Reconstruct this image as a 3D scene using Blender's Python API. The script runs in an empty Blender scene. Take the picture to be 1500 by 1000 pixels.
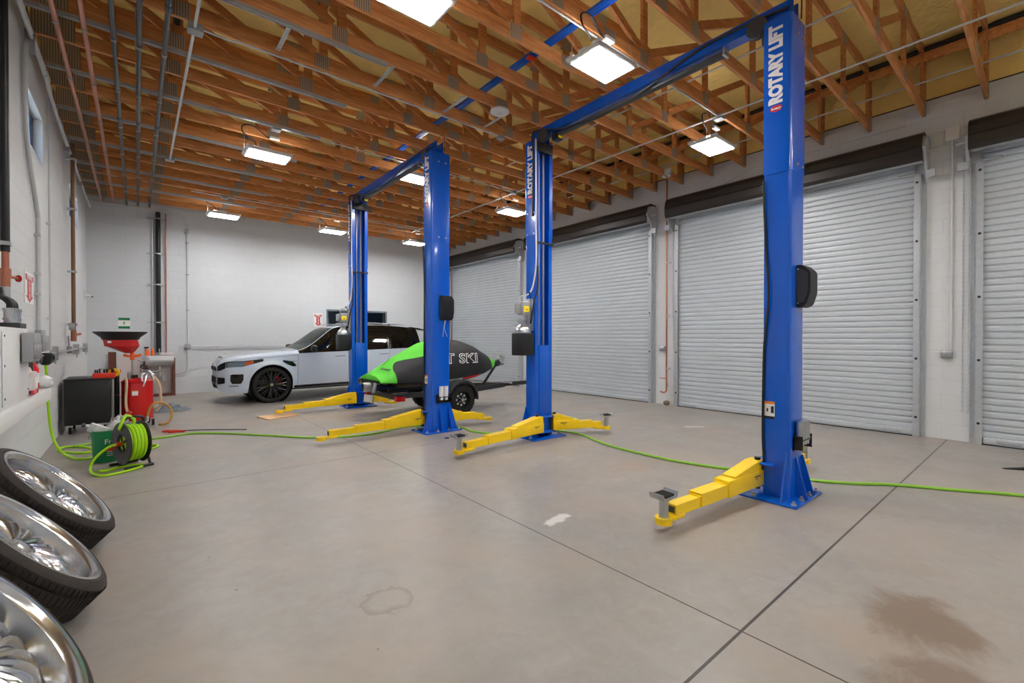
import bpy, bmesh, math, random
from mathutils import Vector, Matrix, Euler, noise
random.seed(7)
PI = math.pi
S = bpy.context.scene
COL = S.collection
V = Vector

# ------------------------------------------------------------------ mesh builder
class B:
    def __init__(s):
        s.bm = bmesh.new()
    def box(s, c, d, rot=None, bev=0.0, seg=2):
        g = bmesh.ops.create_cube(s.bm, size=1.0)
        vs = g['verts']
        for v in vs:
            v.co = V((v.co.x*d[0], v.co.y*d[1], v.co.z*d[2]))
        if bev > 0:
            es = list({e for v in vs for e in v.link_edges})
            r = bmesh.ops.bevel(s.bm, geom=es, offset=min(bev, min(d)*0.45), segments=seg, profile=0.5, affect='EDGES')
            vs = list({v for f in r['faces'] for v in f.verts} | {v for v in vs if v.is_valid})
        M = Matrix.Translation(V(c))
        if rot is not None:
            M = M @ (rot.to_matrix().to_4x4() if isinstance(rot, Euler) else rot.to_4x4())
        bmesh.ops.transform(s.bm, matrix=M, verts=vs)
        return s
    def b2(s, a, b, bev=0.0):
        return s.box([(a[i]+b[i])/2 for i in range(3)], [abs(b[i]-a[i]) for i in range(3)], bev=bev)
    def ring(s, c, x, y, r, n, ph=0):
        return [s.bm.verts.new(V(c)+x*(r*math.cos(2*PI*i/n+ph))+y*(r*math.sin(2*PI*i/n+ph))) for i in range(n)]
    def bridge(s, a, b, close=True):
        n = len(a)
        for i in range(n if close else n-1):
            j = (i+1) % n
            try: s.bm.faces.new((a[i], a[j], b[j], b[i]))
            except ValueError: pass
    def tube(s, pts, r, n=8, caps=True, closed=False):
        pts = [V(p) for p in pts]
        rs = r if isinstance(r, (list, tuple)) else [r]*len(pts)
        m = len(pts)
        T = []
        for i in range(m):
            if closed: t = pts[(i+1) % m]-pts[i-1]
            else: t = pts[min(i+1, m-1)]-pts[max(i-1, 0)]
            T.append(t.normalized() if t.length > 1e-9 else V((0, 0, 1)))
        up = V((0, 0, 1)) if abs(T[0].z) < .9 else V((1, 0, 0))
        x = T[0].cross(up).normalized()
        rings = []
        for i in range(m):
            x = (x-T[i]*x.dot(T[i]))
            x = x.normalized() if x.length > 1e-6 else T[i].orthogonal().normalized()
            y = T[i].cross(x)
            rings.append(s.ring(pts[i], x, y, rs[i], n))
        for i in range(m-1): s.bridge(rings[i], rings[i+1])
        if closed: s.bridge(rings[-1], rings[0])
        elif caps:
            s.bm.faces.new(rings[0][::-1]); s.bm.faces.new(rings[-1])
        return s
    def cyl(s, a, b, r, n=16, r2=None):
        return s.tube([a, b], [r, r if r2 is None else r2], n)
    def lathe(s, prof, o=(0, 0, 0), ax=(0, 0, 1), n=32, caps=True, xdir=None):
        ax = V(ax).normalized()
        x = ax.orthogonal().normalized() if xdir is None else V(xdir)
        y = ax.cross(x)
        rings = []
        for (r, h) in prof:
            c = V(o)+ax*h
            rings.append([s.bm.verts.new(c)] if r < 1e-5 else s.ring(c, x, y, r, n))
        for a, b in zip(rings, rings[1:]):
            if len(a) == 1 and len(b) > 1:
                for i in range(n): s.bm.faces.new((a[0], b[(i+1) % n], b[i]))
            elif len(b) == 1 and len(a) > 1:
                for i in range(n): s.bm.faces.new((a[i], a[(i+1) % n], b[0]))
            elif len(a) > 1: s.bridge(a, b)
        if caps:
            if len(rings[0]) > 1: s.bm.faces.new(rings[0][::-1])
            if len(rings[-1]) > 1: s.bm.faces.new(rings[-1])
        return s
    def prism(s, poly, f, a, b):
        """poly of 2D points, f(u,v,w)->xyz, extruded from w=a to w=b"""
        p = [s.bm.verts.new(f(u, v, a)) for u, v in poly]
        q = [s.bm.verts.new(f(u, v, b)) for u, v in poly]
        s.bridge(p, q)
        s.bm.faces.new(p[::-1]); s.bm.faces.new(q)
        return s
    def grid(s, rows, cu=False):
        R = [[s.bm.verts.new(p) for p in r] for r in rows]
        for a, b in zip(R, R[1:]): s.bridge(a, b, cu)
        return s
    def sph(s, c, d, n=16):
        g = bmesh.ops.create_uvsphere(s.bm, u_segments=n, v_segments=max(6, n//2), radius=1.0)
        for v in g['verts']: v.co = V((v.co.x*d[0]+c[0], v.co.y*d[1]+c[1], v.co.z*d[2]+c[2]))
        return s
    def poly(s, pts):
        s.bm.faces.new([s.bm.verts.new(p) for p in pts]); return s

def XY(u, v, w): return (u, v, w)
def XZ(u, v, w): return (u, w, v)
def YZ(u, v, w): return (w, u, v)

def setp(o, label=None, cat=None, group=None, kind=None):
    if label: o['label'] = label
    if cat: o['category'] = cat
    if group: o['group'] = group
    if kind: o['kind'] = kind
    return o

def obj(name, b, m, par=None, smooth=True, ang=35, M=None):
    me = bpy.data.meshes.new(name)
    bm = b.bm
    bmesh.ops.remove_doubles(bm, verts=bm.verts, dist=1e-6)
    bmesh.ops.recalc_face_normals(bm, faces=bm.faces)
    if M is not None: bmesh.ops.transform(bm, matrix=M, verts=bm.verts)
    bm.to_mesh(me); bm.free()
    me.materials.append(m)
    if smooth:
        me.polygons.foreach_set('use_smooth', [True]*len(me.polygons))
        me.set_sharp_from_angle(angle=math.radians(ang))
    o = bpy.data.objects.new(name, me); COL.objects.link(o)
    if par is not None: o.parent = par
    return o

def thing(name, label, cat, loc=(0, 0, 0), rz=0, group=None):
    o = bpy.data.objects.new(name, None); COL.objects.link(o)
    o.location = loc; o.rotation_euler = (0, 0, rz); o.empty_display_size = .1
    return setp(o, label, cat, group)

def one(name, b, m, label, cat, group=None, **k):
    return setp(obj(name, b, m, **k), label, cat, group)

def struct(name, b, m, par=None, **k):
    o = obj(name, b, m, par, **k)
    if par is None: o['kind'] = 'structure'
    return o

def dup(o, par=None, loc=None, label=None, rz=None):
    c = o.copy(); COL.objects.link(c)
    if par is not None: c.parent = par
    if loc is not None: c.location = loc
    if rz is not None: c.rotation_euler = (0, 0, rz)
    if label: c['label'] = label
    for ch in list(o.children): dup(ch, c)
    return c

def smoothpath(pts, k=6, closed=False):
    P = [V(p) for p in pts]; out = []; n = len(P)
    rng = range(n) if closed else range(n-1)
    for i in rng:
        p1, p2 = P[i], P[(i+1) % n]
        p0 = P[i-1] if (closed or i > 0) else p1*2-p2
        p3 = P[(i+2) % n] if (closed or i+2 < n) else p2*2-p1
        for j in range(k):
            t = j/k
            out.append(0.5*((2*p1)+(p2-p0)*t+(2*p0-5*p1+4*p2-p3)*t*t+(3*p1-p0-3*p2+p3)*t**3))
    if not closed: out.append(P[-1])
    return out

def lerp(tab, x):
    if x <= tab[0][0]: return tab[0][1]
    for (a, u), (b, v) in zip(tab, tab[1:]):
        if x <= b: return u+(v-u)*(x-a)/(b-a)
    return tab[-1][1]

def smt(tab, x):
    """monotone-ish smooth interpolation"""
    n = len(tab)
    if x <= tab[0][0]: return tab[0][1]
    if x >= tab[-1][0]: return tab[-1][1]
    for i in range(n-1):
        a, u = tab[i]; b, v = tab[i+1]
        if x <= b:
            h = b-a; d = (v-u)/h
            def sl(j):
                if j <= 0 or j >= n-1: return None
                d0 = (tab[j][1]-tab[j-1][1])/(tab[j][0]-tab[j-1][0]); d1 = (tab[j+1][1]-tab[j][1])/(tab[j+1][0]-tab[j][0])
                return 0 if d0*d1 <= 0 else 2*d0*d1/(d0+d1)
            m0 = sl(i); m1 = sl(i+1)
            m0 = d if m0 is None else m0; m1 = d if m1 is None else m1
            t = (x-a)/h
            return (2*t**3-3*t*t+1)*u+(t**3-2*t*t+t)*h*m0+(-2*t**3+3*t*t)*v+(t**3-t*t)*h*m1

def text(name, body, size, m, M, par=None, bold=0.0, ext=.0008, align='CENTER', sx=1.0, shear=0.0, space=1.0):
    cu = bpy.data.curves.new(name, 'FONT'); cu.body = body; cu.size = size
    cu.align_x = align; cu.align_y = 'CENTER'; cu.extrude = ext; cu.offset = bold; cu.shear = shear; cu.space_character = space
    cu.resolution_u = 3
    t = bpy.data.objects.new(name+'_curve', cu); COL.objects.link(t)
    bpy.context.view_layer.update()
    dg = bpy.context.evaluated_depsgraph_get()
    me = bpy.data.meshes.new_from_object(t.evaluated_get(dg))
    bpy.data.objects.remove(t)
    me.transform(M @ Matrix.Diagonal((sx, 1, 1, 1)))
    me.materials.clear(); me.materials.append(m); me.name = name
    o = bpy.data.objects.new(name, me); COL.objects.link(o)
    if par is not None: o.parent = par
    return o

def frame(o, x, y):
    """matrix whose local x,y axes are the given world directions"""
    x = V(x).normalized(); y = V(y).normalized(); z = x.cross(y)
    M = Matrix((x, y, z)).transposed().to_4x4()
    M.translation = V(o)
    return M

ORD = ('first second third fourth fifth sixth seventh eighth ninth tenth eleventh twelfth thirteenth fourteenth fifteenth '
       'sixteenth seventeenth eighteenth nineteenth twentieth twenty-first twenty-second twenty-third').split()

# ------------------------------------------------------------------ materials
def mat(name, col, rough=.5, metal=0.0, spec=.5, coat=0.0, noise_amt=0.0, noise_scale=8.0, bump=0.0, bump_scale=60.0,
        emit=None, estr=0.0, trans=0.0, alpha=1.0, ior=1.45, rvar=0.0, sheen=0.0, stretch=None):
    m = bpy.data.materials.new(name); m.use_nodes = True
    nt = m.node_tree; N = nt.nodes; L = nt.links
    p = N['Principled BSDF']
    c = (*col, 1) if len(col) == 3 else col
    p.inputs['Base Color'].default_value = c
    p.inputs['Roughness'].default_value = rough; p.inputs['Metallic'].default_value = metal
    p.inputs['Specular IOR Level'].default_value = spec; p.inputs['Coat Weight'].default_value = coat
    p.inputs['Coat Roughness'].default_value = .06
    p.inputs['Transmission Weight'].default_value = trans; p.inputs['IOR'].default_value = ior; p.inputs['Alpha'].default_value = alpha
    p.inputs['Sheen Weight'].default_value = sheen
    if emit: p.inputs['Emission Color'].default_value = (*emit, 1); p.inputs['Emission Strength'].default_value = estr
    tc = N.new('ShaderNodeTexCoord')
    src = tc.outputs['Object']
    if stretch:
        mp = N.new('ShaderNodeMapping'); mp.inputs['Scale'].default_value = stretch; L.new(src, mp.inputs[0]); src = mp.outputs[0]
    nz = N.new('ShaderNodeTexNoise'); nz.inputs['Scale'].default_value = noise_scale; nz.inputs['Detail'].default_value = 5
    L.new(src, nz.inputs['Vector'])
    na = noise_amt if noise_amt else .04
    mx = N.new('ShaderNodeMix'); mx.data_type = 'RGBA'
    mx.inputs['A'].default_value = tuple(min(1, v*(1-na)) for v in c[:3])+(1,)
    mx.inputs['B'].default_value = tuple(min(1, v*(1+na)) for v in c[:3])+(1,)
    L.new(nz.outputs['Fac'], mx.inputs['Factor']); L.new(mx.outputs['Result'], p.inputs['Base Color'])
    if rvar:
        mr = N.new('ShaderNodeMapRange'); mr.inputs['To Min'].default_value = max(0, rough-rvar); mr.inputs['To Max'].default_value = rough+rvar
        L.new(nz.outputs['Fac'], mr.inputs['Value']); L.new(mr.outputs[0], p.inputs['Roughness'])
    if bump:
        n2 = N.new('ShaderNodeTexNoise'); n2.inputs['Scale'].default_value = bump_scale; n2.inputs['Detail'].default_value = 4
        L.new(src, n2.inputs['Vector'])
        bp = N.new('ShaderNodeBump'); bp.inputs['Strength'].default_value = bump; bp.inputs['Distance'].default_value = .01 if bump < 1 else .05
        L.new(n2.outputs['Fac'], bp.inputs['Height']); L.new(bp.outputs[0], p.inputs['Normal'])
    return m

def math_n(N, L, op, a, b=None, c=None):
    n = N.new('ShaderNodeMath'); n.operation = op
    for i, q in enumerate((a, b, c)):
        if q is None: continue
        if isinstance(q, (int, float)): n.inputs[i].default_value = q
        else: L.new(q, n.inputs[i])
    return n.outputs[0]

def s2l(r, g, b):
    f = lambda c: (c/255/12.92) if c/255 <= .04045 else ((c/255+.055)/1.055)**2.4
    return (f(r), f(g), f(b))

def mat_cmu(name, col, axis):
    """painted concrete block: running bond grooves in bump and a faint joint tint"""
    m = mat(name, col, rough=.55, noise_amt=.03, noise_scale=3)
    nt = m.node_tree; N = nt.nodes; L = nt.links; p = N['Principled BSDF']
    tc = N.new('ShaderNodeTexCoord'); sp = N.new('ShaderNodeSeparateXYZ'); L.new(tc.outputs['Object'], sp.inputs[0])
    cb = N.new('ShaderNodeCombineXYZ'); L.new(sp.outputs[axis], cb.inputs[0]); L.new(sp.outputs[2], cb.inputs[1])
    br = N.new('ShaderNodeTexBrick'); br.offset = .5
    br.inputs['Scale'].default_value = 1.0; br.inputs['Brick Width'].default_value = .406; br.inputs['Row Height'].default_value = .2032
    br.inputs['Mortar Size'].default_value = .006; br.inputs['Mortar Smooth'].default_value = .4
    br.inputs['Color1'].default_value = (1, 1, 1, 1); br.inputs['Color2'].default_value = (1, 1, 1, 1); br.inputs['Mortar'].default_value = (0, 0, 0, 1)
    L.new(cb.outputs[0], br.inputs['Vector'])
    nz = N.new('ShaderNodeTexNoise'); nz.inputs['Scale'].default_value = 90; L.new(tc.outputs['Object'], nz.inputs['Vector'])
    h = math_n(N, L, 'MULTIPLY_ADD', nz.outputs['Fac'], .12, br.outputs['Color'])
    for l in list(p.inputs['Base Color'].links): s_ = l.from_socket; L.remove(l)
    jm = N.new('ShaderNodeMix'); jm.data_type = 'RGBA'; jm.blend_type = 'MULTIPLY'; jm.inputs['Factor'].default_value = 1.0
    jt = N.new('ShaderNodeMapRange'); jt.inputs['To Min'].default_value = .945; L.new(br.outputs['Color'], jt.inputs['Value'])
    L.new(s_, jm.inputs['A']); L.new(jt.outputs[0], jm.inputs['B']); L.new(jm.outputs['Result'], p.inputs['Base Color'])
    bp = N.new('ShaderNodeBump'); bp.inputs['Strength'].default_value = .4; bp.inputs['Distance'].default_value = .006
    L.new(h, bp.inputs['Height']); L.new(bp.outputs[0], p.inputs['Normal'])
    return m

def mat_floor():
    m = mat('polished_concrete', s2l(178, 168, 160), rough=.3)
    nt = m.node_tree; N = nt.nodes; L = nt.links; p = N['Principled BSDF']
    for l in list(p.inputs['Base Color'].links): L.remove(l)
    tc = N.new('ShaderNodeTexCoord'); o = tc.outputs['Object']
    sp = N.new('ShaderNodeSeparateXYZ'); L.new(o, sp.inputs[0]); X, Y = sp.outputs[0], sp.outputs[1]
    def nz(sc, det=6, rough=.6, w=None):
        n = N.new('ShaderNodeTexNoise'); n.inputs['Scale'].default_value = sc; n.inputs['Detail'].default_value = det
        n.inputs['Roughness'].default_value = rough; n.inputs['Distortion'].default_value = .6
        if w:
            mp = N.new('ShaderNodeMapping'); mp.inputs['Location'].default_value = w; L.new(o, mp.inputs[0]); L.new(mp.outputs[0], n.inputs['Vector'])
        else: L.new(o, n.inputs['Vector'])
        return n.outputs['Fac']
    def ramp(f, *st):
        r = N.new('ShaderNodeValToRGB'); L.new(f, r.inputs[0]); e = r.color_ramp.elements
        while len(e) < len(st): e.new(.5)
        for i, (ps, c) in enumerate(st): e[i].position = ps; e[i].color = (*c, 1) if not isinstance(c, float) else (c, c, c, 1)
        return r.outputs['Color']
    def mix(f, a, b, mode='MIX'):
        n = N.new('ShaderNodeMix'); n.data_type = 'RGBA'; n.blend_type = mode
        for k, q in (('Factor', f), ('A', a), ('B', b)):
            if isinstance(q, tuple): n.inputs[k].default_value = (*q, 1)
            elif isinstance(q, float): n.inputs[k].default_value = q
            else: L.new(q, n.inputs[k])
        return n.outputs['Result']
    base = ramp(nz(.55), (.3, s2l(144, 142, 139)), (.5, s2l(155, 150, 146)), (.7, s2l(162, 153, 146)))
    base = mix(ramp(nz(2.2, 8, .65, (3, 7, 0)), (.35, .0), (.68, .75)), base, s2l(140, 136, 131))
    base = mix(ramp(nz(9, 6, .7, (1, 2, 0)), (.42, .0), (.75, .6)), base, s2l(136, 128, 118))
    base = mix(ramp(nz(1.1, 4, .5, (9, 1, 0)), (.45, .0), (.72, .7)), base, s2l(160, 145, 133))
    # specks
    vo = N.new('ShaderNodeTexVoronoi'); vo.inputs['Scale'].default_value = 3.2; L.new(o, vo.inputs['Vector'])
    base = mix(ramp(vo.outputs['Distance'], (.018, .75), (.03, .0)), base, s2l(70, 62, 55))
    # sawn joints
    def joint(src, c, w):
        d = math_n(N, L, 'ABSOLUTE', math_n(N, L, 'SUBTRACT', src, c))
        return math_n(N, L, 'LESS_THAN', d, w)
    j = math_n(N, L, 'MAXIMUM', math_n(N, L, 'MAXIMUM', joint(X, 2.216, .0045), joint(Y, .954, .007)), math_n(N, L, 'MAXIMUM', joint(Y, 5.29, .0045), joint(Y, 9.63, .0045)))
    # stains with a shape of their own
    def blot(cx, cy, rx, ry, sc=3.0, rot=0.0):
        mp = N.new('ShaderNodeMapping'); mp.vector_type = 'TEXTURE'
        mp.inputs['Location'].default_value = (cx, cy, 0); mp.inputs['Rotation'].default_value = (0, 0, rot); mp.inputs['Scale'].default_value = (rx, ry, 1)
        L.new(o, mp.inputs[0])
        ln = N.new('ShaderNodeVectorMath'); ln.operation = 'LENGTH'; L.new(mp.outputs[0], ln.inputs[0])
        d = math_n(N, L, 'MULTIPLY_ADD', math_n(N, L, 'SUBTRACT', nz(sc, 6, .65), .5), 2.2, ln.outputs['Value'])
        return d
    base = mix(ramp(blot(3.0, .42, .42, .25, 2.6, .5), (.55, .78), (.95, .0)), base, s2l(118, 98, 82))
    base = mix(ramp(blot(2.45, .2, .35, .3, 3.0), (.5, .65), (.95, .0)), base, s2l(112, 92, 78))
    base = mix(ramp(blot(3.7, 1.75, .6, .3, 2.6), (.4, .45), (.95, .0)), base, s2l(136, 120, 108))
    base = mix(ramp(blot(2.48, 2.45, .16, .07, 9.0, .2), (.6, .85), (.9, .0)), base, s2l(214, 212, 208))
    rg = blot(1.03, 2.27, .13, .13, 5.0)
    base = mix(ramp(rg, (.6, .0), (.85, .4), (1.0, .45), (1.3, .0)), base, s2l(118, 102, 92))
    base = mix(ramp(blot(4.1, 2.9, .5, .25, 2.0), (.3, .4), (.95, .0)), base, s2l(150, 126, 106))
    col = mix(j, base, s2l(58, 52, 48))
    L.new(col, p.inputs['Base Color'])
    mr = N.new('ShaderNodeMapRange'); mr.inputs['To Min'].default_value = .24; mr.inputs['To Max'].default_value = .5
    L.new(nz(1.7, 6, .6, (4, 4, 0)), mr.inputs['Value']); L.new(mr.outputs[0], p.inputs['Roughness'])
    bp = N.new('ShaderNodeBump'); bp.inputs['Strength'].default_value = .08; bp.inputs['Distance'].default_value = .01
    L.new(nz(14, 4), bp.inputs['Height']); L.new(bp.outputs[0], p.inputs['Normal'])
    p.inputs['Specular IOR Level'].default_value = .4
    return m

def mat_wood(name, dark, light):
    m = mat(name, light, rough=.6)
    nt = m.node_tree; N = nt.nodes; L = nt.links; p = N['Principled BSDF']
    for l in list(p.inputs['Base Color'].links): L.remove(l)
    tc = N.new('ShaderNodeTexCoord'); oi = N.new('ShaderNodeObjectInfo')
    ad = N.new('ShaderNodeVectorMath'); ad.operation = 'ADD'; L.new(tc.outputs['Object'], ad.inputs[0])
    sc = N.new('ShaderNodeVectorMath'); sc.operation = 'SCALE'; sc.inputs[0].default_value = (37, 11, 23); L.new(oi.outputs['Random'], sc.inputs['Scale'])
    L.new(sc.outputs[0], ad.inputs[1])
    mp = N.new('ShaderNodeMapping'); mp.inputs['Scale'].default_value = (1.2, 9, 14); L.new(ad.outputs[0], mp.inputs[0])
    nz = N.new('ShaderNodeTexNoise'); nz.inputs['Scale'].default_value = 2.2; nz.inputs['Detail'].default_value = 8; nz.inputs['Distortion'].default_value = 1.2
    L.new(mp.outputs[0], nz.inputs['Vector'])
    r = N.new('ShaderNodeValToRGB'); L.new(nz.outputs['Fac'], r.inputs[0])
    r.color_ramp.elements[0].position = .3; r.color_ramp.elements[0].color = (*dark, 1)
    r.color_ramp.elements[1].position = .7; r.color_ramp.elements[1].color = (*light, 1)
    L.new(r.outputs[0], p.inputs['Base Color'])
    return m

MT = {}
MT['floor'] = mat_floor()
MT['wall_y'] = mat_cmu('painted_block_side', s2l(212, 213, 215), 1)
MT['wall_x'] = mat_cmu('painted_block_back', s2l(210, 213, 217), 0)
MT['foam'] = mat('spray_foam', s2l(252, 216, 132), rough=.75, noise_amt=.12, noise_scale=3, bump=1.0, bump_scale=7)
MT['wood'] = mat_wood('fir_lumber', s2l(182, 110, 58), s2l(224, 158, 96))
MT['wood2'] = mat_wood('fir_lumber_web', s2l(174, 104, 54), s2l(214, 148, 88))
def mat_plate():
    m = mat('truss_plate', s2l(150, 138, 124), rough=.5, metal=.5)
    nt = m.node_tree; N = nt.nodes; L = nt.links; p = N['Principled BSDF']
    tc = N.new('ShaderNodeTexCoord'); w = N.new('ShaderNodeTexWave'); w.bands_direction = 'X'; w.inputs['Scale'].default_value = 14; w.inputs['Distortion'].default_value = .3
    L.new(tc.outputs['Object'], w.inputs['Vector'])
    r = N.new('ShaderNodeValToRGB'); L.new(w.outputs['Fac'], r.inputs[0])
    r.color_ramp.elements[0].color = (*s2l(122, 108, 92), 1); r.color_ramp.elements[1].color = (*s2l(186, 174, 158), 1); r.color_ramp.elements[1].position = .6
    for l in list(p.inputs['Base Color'].links): L.remove(l)
    L.new(r.outputs[0], p.inputs['Base Color'])
    return m
MT['plate'] = mat_plate()
MT['galv'] = mat('galvanised_steel', s2l(188, 193, 198), rough=.4, metal=.45, noise_amt=.15, noise_scale=14)
MT['curtain'] = mat('galvanised_curtain', s2l(190, 196, 202), rough=.42, metal=.12, noise_amt=.06, noise_scale=2)
MT['hood'] = mat('bronze_hood', s2l(54, 49, 47), rough=.4, metal=.3)
MT['blue'] = mat('blue_powdercoat', s2l(0, 88, 200), rough=.25, coat=.4, noise_amt=.05)
MT['yellow'] = mat('yellow_powdercoat', s2l(250, 208, 10), rough=.35, coat=.3)
MT['black'] = mat('black_plastic', s2l(26, 26, 28), rough=.45)
MT['rubber'] = mat('black_rubber', s2l(30, 29, 28), rough=.75, bump=.2, bump_scale=80)
MT['tyre'] = mat('worn_tyre', s2l(50, 44, 40), rough=.8, noise_amt=.35, noise_scale=5, bump=.3, bump_scale=50)
MT['chrome'] = mat('polished_alloy', s2l(216, 218, 221), rough=.2, metal=1, rvar=.08, noise_scale=5)
MT['alloy'] = mat('brushed_alloy', s2l(200, 202, 205), rough=.3, metal=1)
MT['steel'] = mat('zinc_steel', s2l(190, 192, 195), rough=.3, metal=.9)
MT['iron'] = mat('dark_iron_pipe', s2l(70, 72, 74), rough=.35, metal=.85, noise_amt=.2)
MT['brownpipe'] = mat('brown_riser', s2l(132, 98, 72), rough=.45, metal=.4, noise_amt=.1)
MT['copper'] = mat('copper_pipe', s2l(180, 116, 92), rough=.35, metal=.6, noise_amt=.1)
MT['white'] = mat('white_paint', s2l(228, 228, 228), rough=.4)
MT['conduit'] = mat('white_conduit', s2l(206, 208, 210), rough=.4, metal=.2)
MT['grey'] = mat('grey_enamel', s2l(160, 162, 164), rough=.45, metal=.2)
MT['dkgrey'] = mat('dark_grey', s2l(62, 63, 66), rough=.5)
MT['blackpipe'] = mat('black_abs_pipe', s2l(20, 20, 21), rough=.4)
MT['led'] = mat('led_lens', (1, 1, 1), rough=.5, emit=(1, .985, .96), estr=85)
MT['upfill'] = mat('ceiling_fill_glow', (1, 1, 1), rough=.5, emit=(1, .985, .96), estr=26)  # added upward glow, only there to lift the ceiling brightness
MT['red'] = mat('red_enamel', s2l(205, 14, 20), rough=.25, coat=.5)
MT['redplastic'] = mat('red_plastic', s2l(214, 50, 28), rough=.4)
MT['orange'] = mat('orange_plastic', s2l(236, 98, 20), rough=.4)
MT['green'] = mat('green_bucket', s2l(16, 128, 76), rough=.4)
MT['hose'] = mat('lime_hose', s2l(170, 226, 20), rough=.5)
MT['hosefloor'] = mat('lime_hose_floor', s2l(140, 200, 60), rough=.5)
MT['label'] = mat('white_vinyl', s2l(236, 236, 236), rough=.4)
MT['signred'] = mat('sign_red', s2l(196, 18, 40), rough=.4)
MT['signgreen'] = mat('sign_green', s2l(8, 120, 72), rough=.4)
MT['brown'] = mat('brown_board', s2l(104, 58, 42), rough=.6, noise_amt=.2)
MT['card'] = mat('cardboard', s2l(196, 150, 104), rough=.8)
MT['ply'] = mat('plywood_scrap', s2l(206, 168, 124), rough=.7, noise_amt=.12)
MT['tarp'] = mat('grey_tarp', s2l(104, 112, 120), rough=.55)
MT['bag'] = mat('clear_bag', s2l(225, 228, 230), rough=.2, alpha=.75)
MT['hosebeige'] = mat('clear_hose', s2l(206, 182, 150), rough=.3)
MT['amber'] = mat('amber_hose', s2l(190, 140, 60), rough=.35)
MT['glass'] = mat('window_glass', (.9, .95, .97), rough=.02, trans=1, ior=1.1)
MT['framebl'] = mat('dark_blue_frame', s2l(30, 58, 88), rough=.4)
MT['framegr'] = mat('grey_frame', s2l(120, 132, 140), rough=.4)
MT['carpaint'] = mat('pale_blue_paint', s2l(208, 220, 234), rough=.2, coat=1, noise_amt=.01)
MT['carglass'] = mat('car_glass', s2l(16, 20, 20), rough=.04, spec=.8)
MT['carscreen'] = mat('windscreen_glass', (.75, .86, .82), rough=.02, trans=.92, ior=1.05)
MT['matblack'] = mat('matt_black', s2l(18, 18, 19), rough=.7, spec=.2)
MT['gloss'] = mat('gloss_black', s2l(14, 14, 15), rough=.15, coat=.5)
MT['lamp'] = mat('lamp_glass', s2l(120, 135, 150), rough=.1, metal=.4)
MT['amberlens'] = mat('amber_lens', s2l(200, 90, 40), rough=.2)
MT['redlens'] = mat('red_lens', s2l(190, 16, 24), rough=.2, coat=.4)
MT['covergreen'] = mat('green_cover', s2l(96, 208, 58), rough=.7, bump=.12, bump_scale=30)
MT['coverblack'] = mat('black_cover', s2l(24, 25, 28), rough=.6, bump=.12, bump_scale=25)
MT['hull'] = mat('black_hull', s2l(16, 16, 18), rough=.15, coat=.6)
MT['frameblack'] = mat('trailer_black', s2l(44, 45, 48), rough=.5)
MT['pink'] = mat('pink_fluid', s2l(206, 70, 84), rough=.2)
MT['milky'] = mat('milky_plastic', s2l(220, 206, 204), rough=.35)
MT['yellowlabel'] = mat('bright_yellow', s2l(246, 228, 20), rough=.4)
MT['orangelabel'] = mat('orange_label', s2l(240, 130, 20), rough=.4)
MT['porcelain'] = mat('white_ceramic', s2l(234, 235, 236), rough=.15, coat=.4)
MT['darkroom'] = mat('dark_interior', s2l(36, 48, 58), rough=.7)
MT['seat'] = mat('dark_leather', s2l(40, 34, 32), rough=.5)
MT["foamwall"] = MT["foam"]
# ------------------------------------------------------------------ camera, world, view
XL, XR, YB, YF = -.875, 8.6, 14.06, -4.0
ZT, ZC = 4.52, 5.47
cd = bpy.data.cameras.new('camera'); cam = bpy.data.objects.new('camera', cd); COL.objects.link(cam)
cd.sensor_width = 36; cd.lens = 662/1500*36; cd.clip_start = .02
cam.location = (0, 0, 1.4); cam.rotation_euler = (math.radians(90-.433), 0, math.radians(-39.7))
S.camera = cam
S.view_settings.view_transform = 'Standard'; S.view_settings.look = 'None'
S.view_settings.exposure = 0.12; S.view_settings.gamma = 1
w = bpy.data.worlds.new('sky'); S.world = w; w.use_nodes = True
sk = w.node_tree.nodes.new('ShaderNodeTexSky'); sk.sky_type = 'HOSEK_WILKIE'; sk.sun_direction = (.5, -.4, .75); sk.turbidity = 4
bg = w.node_tree.nodes['Background']; w.node_tree.links.new(sk.outputs[0], bg.inputs[0]); bg.inputs[1].default_value = 22

# ------------------------------------------------------------------ shell
b = B(); b.b2((XL-.25, YF-.2, -.15), (XR+.25, YB+.25, 0)); struct('floor', b, MT['floor'])
WIN = [(6.70, 7.95), (10.77, 12.2)]; WZ0, WZ1 = 3.5, 4.06
b = B()
T = .22
ys = [YF]+[q for p in WIN for q in p]+[YB]
for i in range(0, len(ys), 2): b.b2((XL-T, ys[i], 0), (XL, ys[i+1], ZC+.2))
for (a, c) in WIN:
    b.b2((XL-T, a, 0), (XL, c, WZ0)); b.b2((XL-T, a, WZ1), (XL, c, ZC+.2))
struct('wall_left', b, MT['wall_y'])
b = B(); b.b2((XR, YF, 0), (XR+.2, YB, 4.74)); struct('wall_right', b, MT['wall_y'])
BX0, BX1, BZ0, BZ1 = 4.45, 6.27, 1.25, 2.22
b = B()
b.b2((XL-T, YB, 0), (BX0, YB+.2, ZC+.2)); b.b2((BX1, YB, 0), (XR+.2, YB+.2, ZC+.2))
b.b2((BX0, YB, 0), (BX1, YB+.2, BZ0)); b.b2((BX0, YB, BZ1), (BX1, YB+.2, ZC+.2))
struct('wall_back', b, MT['wall_x'])
b = B(); b.b2((XL-T, YF-.2, 0), (XR+.2, YF, ZC+.2)); struct('wall_front', b, MT['wall_x'])
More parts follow.
